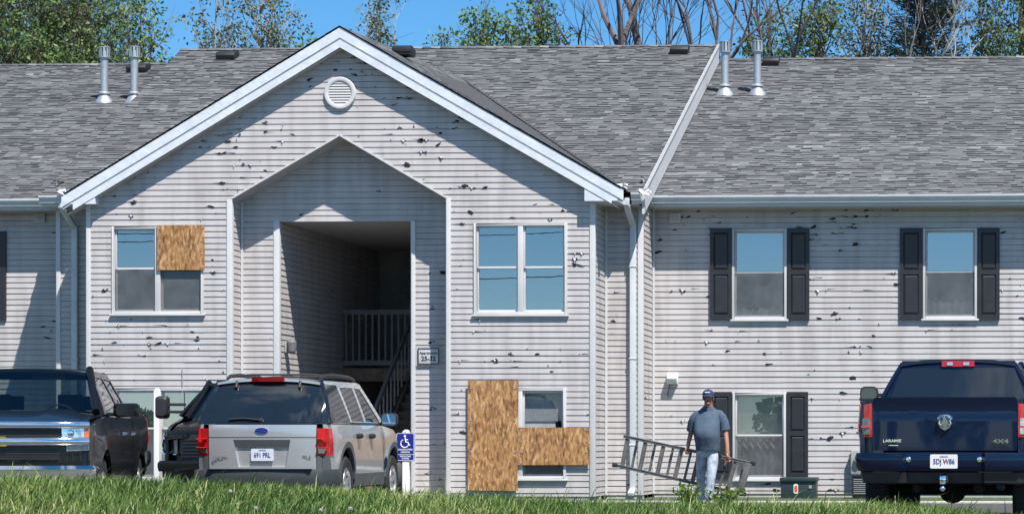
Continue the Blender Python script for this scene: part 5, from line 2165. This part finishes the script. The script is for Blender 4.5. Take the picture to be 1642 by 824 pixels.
pc = at(1135, 700, YP)
man = thing('person', 'man in navy cap, slate blue tee and faded jeans carrying a ladder', 'person', (pc.x, YP, -.02))
Hd = Vector((.012, -.045, 1.655))
pts = [(.0, .02, .98, .11, .09),          # 0 pelvis
       (-.015, .0, 1.15, .12, .11),       # 1 belly
       (-.01, .03, 1.33, .12, .09),       # 2 chest
       (.0, .03, 1.44, .07, .06),         # 3 upper chest
       (.006, .01, 1.535, .074, .076),    # 4 neck
       (.012, -.03, 1.60, .07, .085),     # 5 jaw
       (.012, -.035, 1.68, .080, .098),   # 6 skull
       (.012, -.02, 1.75, .060, .075),    # 7 crown
       (.21, .03, 1.42, .05, .05),     # 8 shoulder image right
       (.285, .045, 1.20, .052, .052),    # 9 elbow
       (.325, -.02, .965, .042, .040),    # 10 forearm
       (.335, -.05, .86, .030, .036),     # 11 wrist
       (.338, -.055, .785, .026, .046),   # 12 palm
       (-.21, .03, 1.41, .05, .05),    # 13
       (-.275, .11, 1.22, .052, .052),    # 14
       (-.325, .13, 1.05, .042, .040),    # 15
       (-.345, .12, .965, .030, .036),    # 16
       (-.352, .115, .90, .026, .044),    # 17
       (.095, .01, .86, .07, .07),        # 18 hip
       (.075, -.12, .50, .07, .07),       # 19 knee
       (.02, -.14, .12, .045, .05),       # 20 ankle
       (-.10, .03, .86, .07, .07),        # 21
       (-.13, .10, .50, .07, .07),        # 22
       (-.15, .24, .12, .045, .05)]       # 23
edges = [(0, 1), (1, 2), (2, 3), (3, 4), (4, 5), (5, 6), (6, 7), (3, 8), (8, 9), (9, 10), (10, 11), (11, 12), (3, 13), (13, 14), (14, 15), (15, 16), (16, 17), (0, 18), (18, 19), (19, 20), (0, 21), (21, 22), (22, 23)]
body = skin_mesh('body', pts, edges, mats=[M['skin'], M['black'], M['white']], parent=man)
b = MB()
# nose, ears, brows, mouth
b.sphere(Hd + Vector((0, -.105, -.005)), (.016, .024, .026), 6)
b.sphere(Hd + Vector((0, -.112, -.018)), (.021, .018, .014), 6)
for s in (-1, 1):
    b.sphere(Hd + Vector((s * .087, .015, .0)), (.012, .024, .034), 6)
    b.sphere(Hd + Vector((s * .034, -.088, .022)), (.014, .010, .009), 6, 2)
    b.sphere(Hd + Vector((s * .034, -.096, .022)), (.006, .005, .006), 5, 1)
    b.bar(Hd + Vector((s * .016, -.098, .042)), Hd + Vector((s * .054, -.090, .042)), .012, .010)
b.sphere(Hd + Vector((0, -.092, -.050)), (.028, .012, .007), 6, 1)
b.sphere(Hd + Vector((0, -.082, -.078)), (.036, .022, .022), 6)


# fingers closed over the ladder rail, thumb on the other side
def hand(c, s, yaw):
    cy, sy = math.cos(yaw), math.sin(yaw)
    rot = lambda v: Vector((v[0] * cy - v[1] * sy, v[0] * sy + v[1] * cy, v[2]))
    b.sphere(c + Vector((0, 0, .012)), (.028, .046, .05), 7)
    for i, (oy, ln) in enumerate(((-.034, .90), (-.012, 1.0), (.010, .96), (.031, .78))):
        base = Vector((s * .012, oy, -.018))
        P_ = [base, base + Vector((s * .012, 0, -.034 * ln)), base + Vector((-s * .006, 0, -.060 * ln)), base + Vector((-s * .034, 0, -.064 * ln)), base + Vector((-s * .050, 0, -.046 * ln))]
        b.tube([c + rot(q) for q in P_], [.0105, .0098, .009, .0085, .006], 7)
    P_ = [Vector((-s * .012, -.03, .012)), Vector((-s * .034, -.046, -.008)), Vector((-s * .046, -.042, -.034)), Vector((-s * .044, -.030, -.052))]
    b.tube([c + rot(q) for q in P_], [.013, .012, .0105, .007], 7)


hand(Vector((.338, -.055, .765)), 1, R(75))
hand(Vector((-.352, .115, .885)), -1, R(-75))
ft = b.build('face_features', [M['skin'], M['black'], M['white']], man, smooth=True)
join_into(body, [ft])
# clothes
b = MB()
rr = random.Random(12)
rings = [(.865, .0, -.005, .196, .178), (.90, .0, -.005, .203, .186), (.97, -.002, -.012, .208, .196), (1.04, -.008, -.026, .216, .212), (1.11, -.014, -.034, .220, .218), (1.18, -.014, -.026, .218, .204), (1.25, -.012, -.006, .220, .180),
         (1.32, -.008, .008, .216, .160), (1.38, -.004, .02, .210, .142), (1.43, .0, .028, .188, .122), (1.465, .0, .03, .158, .108), (1.495, .002, .028, .125, .098), (1.52, .004, .02, .098, .092), (1.532, .004, .016, .088, .086)]
n = 32
vv, ff = [], []
for i, (z, cx_, cy_, rx, ry) in enumerate(rings):
    for k in range(n):
        a = 2 * math.pi * k / n
        fold = .005 * math.sin(5 * a + z * 31) * math.sin(z * 24 + 1.3) + .006 * math.sin(9 * a + 2.2 * math.sin(z * 17)) * max(0, 1 - (z - .865) / .16)
        c_, s_ = math.cos(a), math.sin(a)
        q = (abs(c_) ** 2.4 + abs(s_) ** 2.4) ** (-1 / 2.4)
        vv.append((cx_ + (rx * q + fold) * c_, cy_ + (ry * q + fold) * s_, z + .008 * math.sin(3 * a) * (i == 0)))
for i in range(len(rings) - 1):
    for k in range(n):
        k2 = (k + 1) % n
        ff.append((i * n + k, i * n + k2, (i + 1) * n + k2, (i + 1) * n + k))
b.mesh(vv, ff)
for s, dz in ((1, 0), (-1, -.01)):
    P_ = [(s * .120, .03, 1.440 + dz), (s * .180, .032, 1.415 + dz), (s * .222, .038, 1.36 + dz), (s * .258, .042 + .02 * (s < 0), 1.29 + dz), (s * .272, .045 + .04 * (s < 0), 1.22 + dz), (s * .280, .047 + .055 * (s < 0), 1.175 + dz)]
    b.tube(P_, [.050, .074, .086, .088, .090, .093], 18, cap=False)
shirt = b.build('shirt', M['shirt'], man, smooth=True)
je = [(.0, .0, .99, .165, .15), (.0, .0, .91, .17, .16), (.085, .005, .84, .122, .13), (.09, -.06, .68, .102, .108), (.075, -.125, .50, .082, .088), (.05, -.135, .30, .074, .078), (.02, -.14, .085, .074, .082),
      (-.085, .02, .84, .122, .13), (-.115, .06, .68, .102, .108), (-.13, .10, .50, .082, .088), (-.14, .17, .30, .074, .078), (-.15, .24, .09, .074, .082)]
jeans = skin_mesh('jeans', je, [(0, 1), (1, 2), (2, 3), (3, 4), (4, 5), (5, 6), (1, 7), (7, 8), (8, 9), (9, 10), (10, 11)], mats=[M['denim']], parent=man)
for (x, y) in ((.02, -.14), (-.15, .24)):
    b = MB()
    b.sphere((x, y - .05, .05), (.052, .14, .055), 8)
    b.box(x - .05, x + .05, y - .185, y + .085, .0, .025)
    b.build('boot', M['boot'], man, smooth=True)
b = MB()
hs = Hd + Vector((.0, .02, .03))
b.sphere(hs + Vector((0, .012, -.02)), (.088, .098, .095), 10)
b.build('hair', M['hair'], man, smooth=True)
# cap: crown, bill, mesh back
vs = MB()
n, mm = 20, 8
pr = []
for i in range(mm + 1):
    th = math.pi / 2 * i / mm
    pr.append((math.cos(th), math.sin(th)))
cc = Hd + Vector((0, .01, .052))
for half in (0, 1):
    vv, ff = [], []
    for (cr, sz) in pr:
        for k in range(n + 1):
            a = math.pi * (k / n) + (math.pi if half == 0 else 0)
            vv.append(cc + Vector((.098 * cr ** .8 * math.cos(a), .112 * cr ** .8 * math.sin(a), .085 * sz)))
    for i in range(mm):
        for k in range(n):
            ff.append((i * (n + 1) + k, i * (n + 1) + k + 1, (i + 1) * (n + 1) + k + 1, (i + 1) * (n + 1) + k))
    vs.mesh(vv, ff, half)
bl_v, bl_f = [], []
for j in range(4):
    for k in range(13):
        a = math.pi + math.pi * (k / 12)
        r1 = 1 + j / 3 * .62 * math.sin(math.pi * k / 12) ** .7
        bl_v.append(cc + Vector((.098 * math.cos(a), .112 * r1 * math.sin(a), -.002 - .020 * (j / 3) - .022 * math.cos(a) ** 2 * (j / 3))))
for j in range(3):
    for k in range(12):
        bl_f.append((j * 13 + k, j * 13 + k + 1, (j + 1) * 13 + k + 1, (j + 1) * 13 + k))
vs.mesh(bl_v, bl_f, 0)
vs.sphere(cc + Vector((0, 0, .086)), (.01, .01, .006), 5, 0)
cap_o = vs.build('cap', [M['cap'], M['capmesh']], man, smooth=True)
b = MB()
b.box(cc.x - .042, cc.x + .042, cc.y - .112, cc.y - .10, cc.z + .030, cc.z + .044)
b.build('cap_print', M['white'], cap_o)
man.scale = (.91, 1, 1)

# stepladder, folded, carried level behind him
YL = 36.22
A0, A1 = at(1000, 699, YL), at(1203, 742, YL)
B0, B1 = at(990, 746, YL), at(1188, 791, YL)
org = (A0 + A1) / 2
t = thing('stepladder', 'worn aluminium stepladder carried sideways by the man', 'ladder', org)
l = lambda p, dy=0.0: p - org + Vector((0, dy, 0))
for dy, sh in ((0, 0), (.09, .05)):
    for p, q in ((A0, A1), (B0, B1)):
        b = MB()
        d = (q - p).normalized()
        p_, q_ = l(p, dy) + d * (sh * 2), l(q, dy) - d * (sh * 3)
        b.bar(p_, q_, .05 if dy == 0 else .03, .034, up=(0, 1, 0))
        for sg in (-1, 1):
            b.bar(p_ + Vector((0, -.022, sg * .017)), q_ + Vector((0, -.022, sg * .017)), .012, .010, up=(0, 1, 0))
        b.build('rail', M['alu'], t, bevel=.004)
for i in range(7):
    f = .035 + .142 * i
    p, q = A0.lerp(A1, f), B0.lerp(B1, f + .005)
    b = MB()
    b.bar(l(p), l(q), .058, .022, up=(0, 1, 0))
    for sg in (-1, 1):
        dx = Vector((sg * .027, -.016, -sg * .006))
        b.bar(l(p) + dx, l(q) + dx, .009, .03, up=(0, 1, 0))
    b.build('step', M['alu'], t)
for i in range(7):
    f = .104 + .142 * i
    p, q = A0.lerp(A1, f), B0.lerp(B1, f + .005)
    b = MB()
    b.bar(l(p, .09), l(q, .09), .040, .02, up=(0, 1, 0))
    b.bar(l(p, .075) + Vector((.015, 0, 0)), l(q, .075) + Vector((.015, 0, 0)), .008, .03, up=(0, 1, 0))
    b.build('back_brace', M['alu'], t)
b = MB()
b.bar(l(A1) + Vector((-.02, -.03, .0)), l(B1) + Vector((-.02, -.03, 0)), .10, .05, up=(0, 1, 0))
b.build('ladder_top', M['alu'], t, bevel=.008)
for p in (A1, B1, B0):
    b = MB()
    e = l(p)
    sg = -1 if p is B0 else 1
    b.bar(e, e + Vector((sg * .08, -.01, -sg * .012)), .065, .05, up=(0, 1, 0))
    b.build('rubber_foot', M['blackplastic'], t, bevel=.01)


# ------------------------------------------------------------------ plants
def leaf_mesh(name, P, D, size, mat_, parent, rr, aspect=.55, vary=.35):
    """many small pointed leaves as one mesh: P centres (n,3), D preferred directions"""
    n = len(P)
    g_ = np.random.default_rng(rr.randint(0, 10 ** 6))
    d = D + g_.normal(0, .7, (n, 3))
    d /= np.linalg.norm(d, axis=1)[:, None] + 1e-9
    up = g_.normal(0, 1, (n, 3)) + np.array([0, 0, .6])
    sdir = np.cross(d, up)
    sdir /= np.linalg.norm(sdir, axis=1)[:, None] + 1e-9
    nn = np.cross(sdir, d)
    L = size * (1 + g_.uniform(-vary, vary, n))[:, None]
    Wd = L * aspect * .5
    v0 = P - d * L * .5
    v1 = P + sdir * Wd + nn * L * .06
    v2 = P + d * L * .5 - nn * L * .12
    v3 = P - sdir * Wd + nn * L * .06
    V = np.stack([v0, v1, v2, v3], 1).reshape(-1, 3)
    me = bpy.data.meshes.new(name)
    me.vertices.add(4 * n)
    me.vertices.foreach_set('co', V.astype(np.float32).ravel())
    me.loops.add(4 * n)
    me.loops.foreach_set('vertex_index', np.arange(4 * n, dtype=np.int32))
    me.polygons.add(n)
    me.polygons.foreach_set('loop_start', np.arange(0, 4 * n, 4, dtype=np.int32))
    a = me.attributes.new('leaf', 'FLOAT', 'FACE')
    a.data.foreach_set('value', np.clip(g_.normal(.45, .22, n), 0, 1).astype(np.float32))
    me.materials.append(mat_)
    me.update(calc_edges=True)
    o = bpy.data.objects.new(name, me)
    COL.objects.link(o)
    o.parent = parent
    return o


def tree(label, px, Y, H, spread, nleaf, leafm, seed, lsize=.128, bark='bark', lean=0.0, trunks=1, grp='trees behind the roof', name='broadleaf_tree', cat='tree', depth=5, fork=.42, rad=.17, clump=.38, zmin=9.2, droop=.0, tilt=.5):
    rr = random.Random(seed)
    base = Vector((AX(px, Y), Y, 0))
    t = thing(name, label, cat, base, 0, grp)
    wood = MB()
    tips = []
    zc_ = H * .62

    def room(q, k_=1.0):
        v = (q.z - zc_) / (H - zc_)
        if v >= 1:
            return False
        rad_ = spread * k_ * (math.sqrt(1 - v * v) if v > 0 else 1)
        return math.hypot(q.x - lean * q.z, q.y) < rad_ * (.85 + .3 * math.sin(3 * math.atan2(q.y, q.x) + seed + q.z * 1.3))

    def grow(p, d, ln, r_, k):
        if nleaf and not room(p, 1.1):
            tips.append((p, d, 0))
            return
        pts = [p]
        q = p
        dd = d
        segs = 3
        for i in range(segs):
            dd = (dd + Vector((rr.gauss(0, .13), rr.gauss(0, .13), rr.gauss(.03, .08) - droop * (k < 3)))).normalized()
            q = q + dd * ln / segs
            pts.append(q)
        r1 = r_ * (.62 if k > 0 else .3)
        wood.tube(pts, [r_ + (r1 - r_) * i / segs for i in range(segs + 1)], 6 if r_ > .03 else 4, cap=False)
        if k <= 2:
            for i in (1, 2, 3):
                tips.append((pts[i], dd, k))
        if k == 0:
            return
        nb = rr.choice((2, 3, 3)) if k > 1 else rr.choice((2, 3))
        for i in range(nb):
            a = rr.uniform(0, 2 * math.pi)
            ax_ = dd.orthogonal().normalized()
            ax2 = dd.cross(ax_)
            sp = rr.uniform(.3, .85) * tilt * 1.5
            if i == 0:
                sp *= .35
            nd = (dd + (ax_ * math.cos(a) + ax2 * math.sin(a)) * sp + Vector((0, 0, .08))).normalized()
            grow(q, nd, ln * rr.uniform(.66, .86), r1 * rr.uniform(.75, 1.0), k - 1)
        # side twig
        if k >= 2 and rr.random() < .6:
            a = rr.uniform(0, 6.28)
            ax_ = dd.orthogonal().normalized()
            ax2 = dd.cross(ax_)
            nd = (dd * .5 + (ax_ * math.cos(a) + ax2 * math.sin(a)) + Vector((0, 0, .2))).normalized()
            grow(pts[2], nd, ln * .55, r1 * .55, k - 2)

    if nleaf:
        # leafy tree: leader(s), limbs reaching to every clump, clumps of leaves in the crown volume
        g_ = np.random.default_rng(seed)
        leaders = []
        for j in range(trunks + 1):
            off = Vector((rr.uniform(-.3, .3), rr.uniform(-.3, .3), 0)) * spread * (.6 if j else 0)
            pts = []
            top_ = H * (rr.uniform(.90, .98) if j == 0 else rr.uniform(.72, .9))
            for i in range(8):
                f = i / 7
                pts.append(off * min(1, f * 2.2) + Vector((lean * top_ * f + rr.gauss(0, .10) * (i > 0), rr.gauss(0, .10) * (i > 0), -.3 + (top_ + .3) * f)))
            wood.tube(pts, [rad * (1.35 if i == 0 else 1.0) * (1 - i / 7) ** .8 * (1 if j == 0 else .7) + .012 for i in range(8)], 7, cap=False)
            leaders.append(pts)
        nleaf = int(nleaf * 1.9)
        per = 42
        nc = max(6, nleaf // per)
        C = []
        tries = 0
        while len(C) < nc and tries < nc * 60:
            tries += 1
            z = zmin + (H - zmin) * rr.random()
            q = Vector((rr.uniform(-1, 1) * spread * 1.2 + lean * z, rr.uniform(-1, 1) * spread * 1.2, z))
            if room(q):
                C.append(q)
        P_, D_ = [], []
        for q in C:
            ld = rr.choice(leaders)
            lat = math.hypot(q.x, q.y)
            zb_ = max(2.0, q.z - .4 - lat * rr.uniform(.5, 1.2))
            k = min(6.99, max(0, (zb_ + .3) / (ld[-1].z + .3) * 7))
            p0 = ld[int(k)].lerp(ld[min(7, int(k) + 1)], k - int(k))
            m_ = p0.lerp(q, .5) + Vector((rr.gauss(0, .12), rr.gauss(0, .12), -.12))
            wood.tube([p0, m_, q], [.028, .016, .005], 4, cap=False)
            for i in range(4):
                e = q + Vector((rr.gauss(0, 1), rr.gauss(0, 1), rr.gauss(.3, 1))) * clump
                wood.tube([m_.lerp(q, rr.uniform(.3, 1)), e], [.008, .003], 3, cap=False)
            n_ = int(per * rr.choice((.4, .8, 1.0, 1.5)))
            sc_ = clump * rr.uniform(.75, 1.25)
            pp = g_.normal(0, 1, (n_, 3))
            pp /= np.maximum(1, np.linalg.norm(pp, axis=1) / 1.6)[:, None]
            P_.append(np.array(q) + pp * sc_ * np.array([1, 1, .75]))
            D_.append(pp * .6 + np.array([0, 0, -.4]))
        wood.build('trunk', M[bark], t, smooth=True)
        leaf_mesh('crown', np.concatenate(P_), np.concatenate(D_), lsize, M[leafm], t, rr)
        return t
    for j in range(trunks):
        off = Vector((rr.uniform(-.5, .5), rr.uniform(-.5, .5), 0)) * (trunks > 1) * spread * .35
        d0 = Vector((lean + (rr.uniform(-.22, .22) if trunks > 1 else 0), rr.uniform(-.06, .06), 1)).normalized()
        h0 = H * fork
        mid = off + d0 * h0 * .5 + Vector((rr.gauss(0, .15), rr.gauss(0, .15), 0))
        top = off + d0 * h0
        wood.tube([off - Vector((0, 0, .3)), off + d0 * .4, mid, top], [rad * 1.5, rad * 1.12, rad, rad * .82], 9)
        rest = H - h0
        l0 = rest * .36
        nb = 3
        for i in range(nb):
            a = 2 * math.pi * (i + rr.random() * .6) / nb
            nd = (d0 + Vector((math.cos(a), math.sin(a), 0)) * rr.uniform(.15, .55) * tilt * 1.6).normalized()
            grow(top, nd, l0 * rr.uniform(.85, 1.15), rad * .6, depth - 1)
    wood.build('trunk', M[bark], t, smooth=True)
    return t


B_ = 'trees behind the roof'
TREES = [
    # px, Y, H, spread, nleaf, leaf, seed, kwargs, label
    (22, 68, 16.5, 2.3, 7500, 'leafgreen', 1, dict(clump=.34), 'dense green tree at the far left edge behind the roof'),
    (135, 69, 16.0, 2.0, 6500, 'leafgreen', 2, dict(clump=.34), 'dense green tree rising over the two left flue pipes'),
    (222, 67, 14.2, 1.25, 2300, 'leafbright', 3, dict(clump=.30), 'bright green tree just right of the left flue pipes'),
    (70, 74, 19.0, 2.8, 6000, 'leafgrey', 4, dict(clump=.36), 'tall grey green tree filling in behind the left trees'),
    (345, 68, 14.7, 1.1, 1500, 'leafgrey', 5, dict(clump=.24, rad=.07, trunks=3, bark='barkpale', lsize=.115), 'sparse pale stemmed tree left of the gable with thin foliage'),
    (425, 69, 15.3, 1.35, 2600, 'leafgrey', 6, dict(clump=.24, rad=.07, trunks=4, bark='barkpale', lsize=.115), 'thin leafed tree with many pale stems beside the gable peak'),
    (500, 67, 13.1, .8, 1000, 'leafbright', 7, dict(clump=.24, rad=.07), 'low leafy tree showing just left of the gable peak'),
    (605, 68, 14.9, 1.0, 1300, 'leafgrey', 8, dict(clump=.22, rad=.08, trunks=3, bark='barkpale', lsize=.115), 'nearly bare tree right of the gable peak'),
    (712, 68, 13.2, .75, 1000, 'leafbright', 9, dict(clump=.23, rad=.06), 'small leafy tree, lowest of those over the middle roof'),
    (776, 67, 14.0, .95, 2000, 'leafbright', 10, dict(clump=.25, rad=.08), 'leafy green tree over the middle of the roof'),
    (862, 69, 14.8, 1.15, 2600, 'leafbright', 12, dict(clump=.27, rad=.08), 'leafy green tree touching the bare trees'),
    (822, 68, 13.4, .8, 1300, 'leafgreen', 22, dict(clump=.26, rad=.07), 'short leafy tree between the two brighter middle trees'),
    (955, 68, 14.9, 2, 0, 'leafgrey', 13, dict(depth=5, rad=.10, trunks=2, bark='barkgrey', tilt=.42, fork=.55), 'leafless tree with many fine upright twigs'),
    (1062, 66.5, 16.8, 2, 0, 'leafgrey', 14, dict(depth=4, rad=.15, lean=-.10, bark='barkgrey', tilt=.5, fork=.72), 'bare tree with a thick trunk leaning left'),
    (1128, 68, 17.4, 2, 0, 'leafgrey', 15, dict(depth=4, rad=.13, lean=-.16, bark='barkgrey', tilt=.5, fork=.78), 'bare leaning tree near the box vent'),
    (1166, 67, 16.0, 2, 0, 'leafgrey', 16, dict(depth=5, rad=.13, trunks=2, bark='barkgrey', tilt=.42, fork=.62), 'bare forked tree behind the flue pipes'),
    (1232, 68, 14.2, 1.0, 1500, 'leafgreen', 17, dict(clump=.27, rad=.09), 'green tree behind the right flue pipes'),
    (1312, 67, 13.9, 1.3, 2600, 'leafgreen', 18, dict(clump=.29, rad=.1), 'round leafy tree over the right roof'),
    (1388, 69, 15.2, 1.25, 2400, 'leafgrey', 19, dict(clump=.26, rad=.08, trunks=3, bark='barkpale', lsize=.115), 'grey green tree with pale stems left of the dark conifer'),
    (1578, 69, 15.2, 1.1, 1500, 'leafgrey', 20, dict(clump=.24, rad=.08, trunks=3, bark='barkpale', lsize=.115), 'thin pale tree right of the dark conifer'),
    (1634, 67, 15.8, 1.4, 3200, 'leafgreen', 21, dict(clump=.32), 'green tree at the far right edge behind the roof'),
]
for (px, Y, H, sp_, nl, lf, sd, kw, lab) in TREES:
    tree(lab, px, Y, H, sp_, nl, lf, sd, **kw)


# dark conifer: whorls of drooping sprays
def conifer(label, px, Y, H, seed):
    rr = random.Random(seed)
    t = thing('cedar_tree', label, 'tree', (AX(px, Y), Y, 0), 0, B_)
    w_ = MB()
    w_.tube([(0, 0, -.3), (.1, 0, H * .5), (0, 0, H)], [.25, .15, .02], 8)
    P_, D_ = [], []
    g_ = np.random.default_rng(seed)
    for i in range(300):
        z = rr.uniform(4, H - .2)
        f = 1 - (z / H) ** 1.6 * .75
        ln = 3.0 * f * rr.uniform(.5, 1.05)
        a = rr.uniform(0, 6.283)
        d = Vector((math.cos(a), math.sin(a), rr.uniform(.25, .75))).normalized()
        p0 = Vector((0, 0, z))
        p1 = p0 + d * ln
        w_.tube([p0, p0 + d * ln * .5 + Vector((0, 0, -.05)), p1], [.03, .02, .006], 4, cap=False)
        for k in range(110):
            s_ = rr.random() ** .6
            P_.append(tuple(p0 + d * ln * s_ + Vector((rr.gauss(0, .11), rr.gauss(0, .11), rr.gauss(0, .10)))))
            D_.append(tuple(d))
    w_.build('trunk', M['bark'], t, smooth=True)
    leaf_mesh('crown', np.array(P_), np.array(D_) * 1.3, .15, M['leafdark'], t, rr, aspect=.22)


conifer('dark blue green conifer standing over the right roof', 1478, 66.5, 16.2, 5)
# dead pale stems in front of the conifer
for px, lean, sd, lab in ((1404, .12, 61, 'thin pale dead stem left of the dark conifer'), (1470, .10, 62, 'thin pale dead stem in front of the dark conifer')):
    tree(lab, px, 65.0, 14.5, 1, 0, 'leafgrey', sd, depth=3, rad=.06, lean=lean, bark='barkpale', fork=.7, name='dead_tree')


def weed(label, px, Y, h, n, seed, wd):
    rr = random.Random(seed)
    c = at(px, 800, Y)
    t = thing('weed', label, 'weed', (c.x, Y, ground_z(c.x, Y)), 0, 'leafy weeds around the man')
    s_ = MB()
    P_, D_ = [], []
    for i in range(9):
        a = rr.uniform(0, 6.28)
        d = Vector((math.cos(a) * wd, math.sin(a) * wd, h * rr.uniform(.6, 1.0)))
        s_.tube([(0, 0, -.02), d * .5 + Vector((rr.gauss(0, .02), 0, .03)), d], [.008, .006, .003], 5, cap=False)
        for k in range(n // 9):
            f = rr.uniform(.15, 1.05)
            P_.append(tuple(d * f + Vector((rr.gauss(0, .05), rr.gauss(0, .05), rr.gauss(0, .03)))))
            D_.append((math.cos(a), math.sin(a), .3))
    s_.build('stem', M['weed'], t)
    leaf_mesh('leaves', np.array(P_), np.array(D_), .085, M['weed'], t, rr, aspect=.5)


weed('bright leafy weed at the man\'s feet under the ladder', 1100, 35.2, .42, 240, 3, .22)
weed('leafy weed growing right of the man\'s legs', 1160, 35.4, .32, 260, 4, .34)


# grass on the bank
def grass():
    g_ = np.random.default_rng(7)
    n = 125000
    x = g_.uniform(-9.5, 3.0, n)
    y = 12.0 + (18.5 - 12.0) * g_.beta(2.2, 1.6, n)
    zc = np.array([ground_z(a, b_) for a, b_ in zip(x, y)])
    tall = .7 + .45 * np.sin(x * 1.7 + 1.3 * np.sin(y * 1.9)) * np.sin(y * 2.3 + x * .6) * .6
    Ln = (.065 + .085 * g_.random(n) ** 1.6) * (.8 + .5 * tall)
    Ln[g_.random(n) < .02] *= 1.5
    a = g_.uniform(0, 2 * math.pi, n)
    bend = g_.uniform(.15, .95, n)
    wx = np.cos(a) * bend + .22
    wy = np.sin(a) * bend * .8
    wd = g_.uniform(.0022, .0048, n)
    sx, sy = -np.sin(a + g_.normal(0, .6, n)), np.cos(a)
    V = np.zeros((n, 7, 3), np.float32)
    for j, (h, k) in enumerate(((0, 0), (.45, .18), (.8, .55), (1.0, 1.0))):
        cx = x + wx * Ln * k
        cy = y + wy * Ln * k
        cz = zc - .01 + Ln * h * (1 - .25 * bend * k)
        wj = wd * (1, .95, .6, 0)[j]
        if j < 3:
            V[:, 2 * j, 0], V[:, 2 * j, 1], V[:, 2 * j, 2] = cx - sx * wj, cy - sy * wj, cz
            V[:, 2 * j + 1, 0], V[:, 2 * j + 1, 1], V[:, 2 * j + 1, 2] = cx + sx * wj, cy + sy * wj, cz
        else:
            V[:, 6, 0], V[:, 6, 1], V[:, 6, 2] = cx, cy, cz
    base = np.arange(n, dtype=np.int32)[:, None] * 7
    q1 = base + np.array([0, 1, 3, 2])
    q2 = base + np.array([2, 3, 5, 4])
    t3 = base + np.array([4, 5, 6])
    loops = np.concatenate([q1, q2, t3], 1).ravel().astype(np.int32)
    tot = np.tile(np.array([4, 4, 3], np.int32), n)
    st = np.concatenate([[0], np.cumsum(tot)[:-1]]).astype(np.int32)
    me = bpy.data.meshes.new('grass')
    me.vertices.add(n * 7)
    me.vertices.foreach_set('co', V.ravel())
    me.loops.add(len(loops))
    me.loops.foreach_set('vertex_index', loops)
    me.polygons.add(len(tot))
    me.polygons.foreach_set('loop_start', st)
    at_ = me.attributes.new('leaf', 'FLOAT', 'FACE')
    val = np.clip(g_.normal(.42, .2, n) + .12 * np.sin(x * 2.1 + y), 0, 1)
    val[g_.random(n) < .05] = 1.0
    patch = np.sin(x * 3.1 + 2 * np.sin(y * 2.7)) * np.sin(y * 3.7 + x * 1.1)
    val = np.clip(val + .16 * patch, 0, 1)
    val[(patch > .55) & (g_.random(n) < .14)] = .97
    at_.data.foreach_set('value', np.repeat(val, 3).astype(np.float32))
    me.materials.append(M['grass'])
    me.update(calc_edges=True)
    o = bpy.data.objects.new('grass', me)
    COL.objects.link(o)
    struct(o, 'stuff')


grass()


# wood on the far side of the road behind the photographer: seen only as reflections in glass and paint
def far_wood():
    g_ = np.random.default_rng(3)
    rr = random.Random(4)
    P_ = []
    for i in range(46):
        x0, y0 = rr.uniform(-130, 110), rr.uniform(-95, -70)
        h = rr.uniform(2.8, 4.4)
        n_ = 300
        v = g_.normal(0, 1, (n_, 3))
        v /= np.maximum(1, np.linalg.norm(v, axis=1) / 1.5)[:, None]
        P_.append(np.array([x0, y0, h * .55]) + v * np.array([h * .28, h * .28, h * .32]))
    P_ = np.concatenate(P_)
    P_[:, 2] = np.maximum(P_[:, 2], -.3)
    o = leaf_mesh('treeline', P_, np.zeros_like(P_), .75, M['leafgreen'], None, rr, aspect=.7)
    struct(o, 'stuff')


far_wood()
for x in (-66, -14.5):
    b = MB()
    b.tube([(0, 0, -.6), (0, 0, 11.5)], [.16, .11], 8)
    o = b.build('utility_pole', M['bark'])
    o.location = (x, -30, 0)
    tag(o, 'wooden utility pole carrying wires across the road', 'utility pole', 'utility poles across the road')
    b = MB()
    b.bar((-1.2, 0, 10.9), (1.2, 0, 10.9), .1, .12)
    b.build('crossarm', M['bark'], o)

t = thing('power_line', 'overhead power line mirrored as thin dark lines in the upper window panes', 'power line', (-8, -30, 0))
for dx, z0 in ((-1.1, 10.95), (1.1, 11.3), (.15, 8.9)):
    b = MB()
    for xa, xb in ((-58, -6.5),):
        b.tube([(xa + (xb - xa) * i / 12, dx * .2, z0 - .6 * (1 - (2 * i / 12 - 1) ** 2)) for i in range(13)], .022, 5)
    b.build('wire', M['black'], t)
for px, py, Yd, lab in ((411, 814, 14.2, 'white dandelion seed head left of the pair in the grass'), (515, 817, 14.0, 'white dandelion seed head, middle of three along the bottom edge'), (562, 815, 14.1, 'white dandelion seed head, rightmost in the grass'), (370, 787, 15.2, 'faint dandelion seed head high on the grass bank')):
    c = at(px, py, Yd)
    zg = ground_z(c.x, Yd)
    t = thing('dandelion', lab, 'dandelion', (c.x, Yd, zg), 0, 'dandelion seed heads in the grass')
    h = max(.06, c.z - zg)
    b = MB()
    b.tube([(0, 0, -.02), (.006, 0, h * .5), (0, 0, h)], .0025, 5)
    b.build('stem', M['grass'], t)
    b = MB()
    rr = random.Random(px)
    for k in range(120):
        d = Vector((rr.gauss(0, 1), rr.gauss(0, 1), rr.gauss(0, 1))).normalized()
        b.tube([Vector((0, 0, h)), Vector((0, 0, h)) + d * .014], [.0004, .0012], 3, cap=False)
    b.sphere((0, 0, h), .009, 5)
    b.build('seed_head', M['fluff'], t)
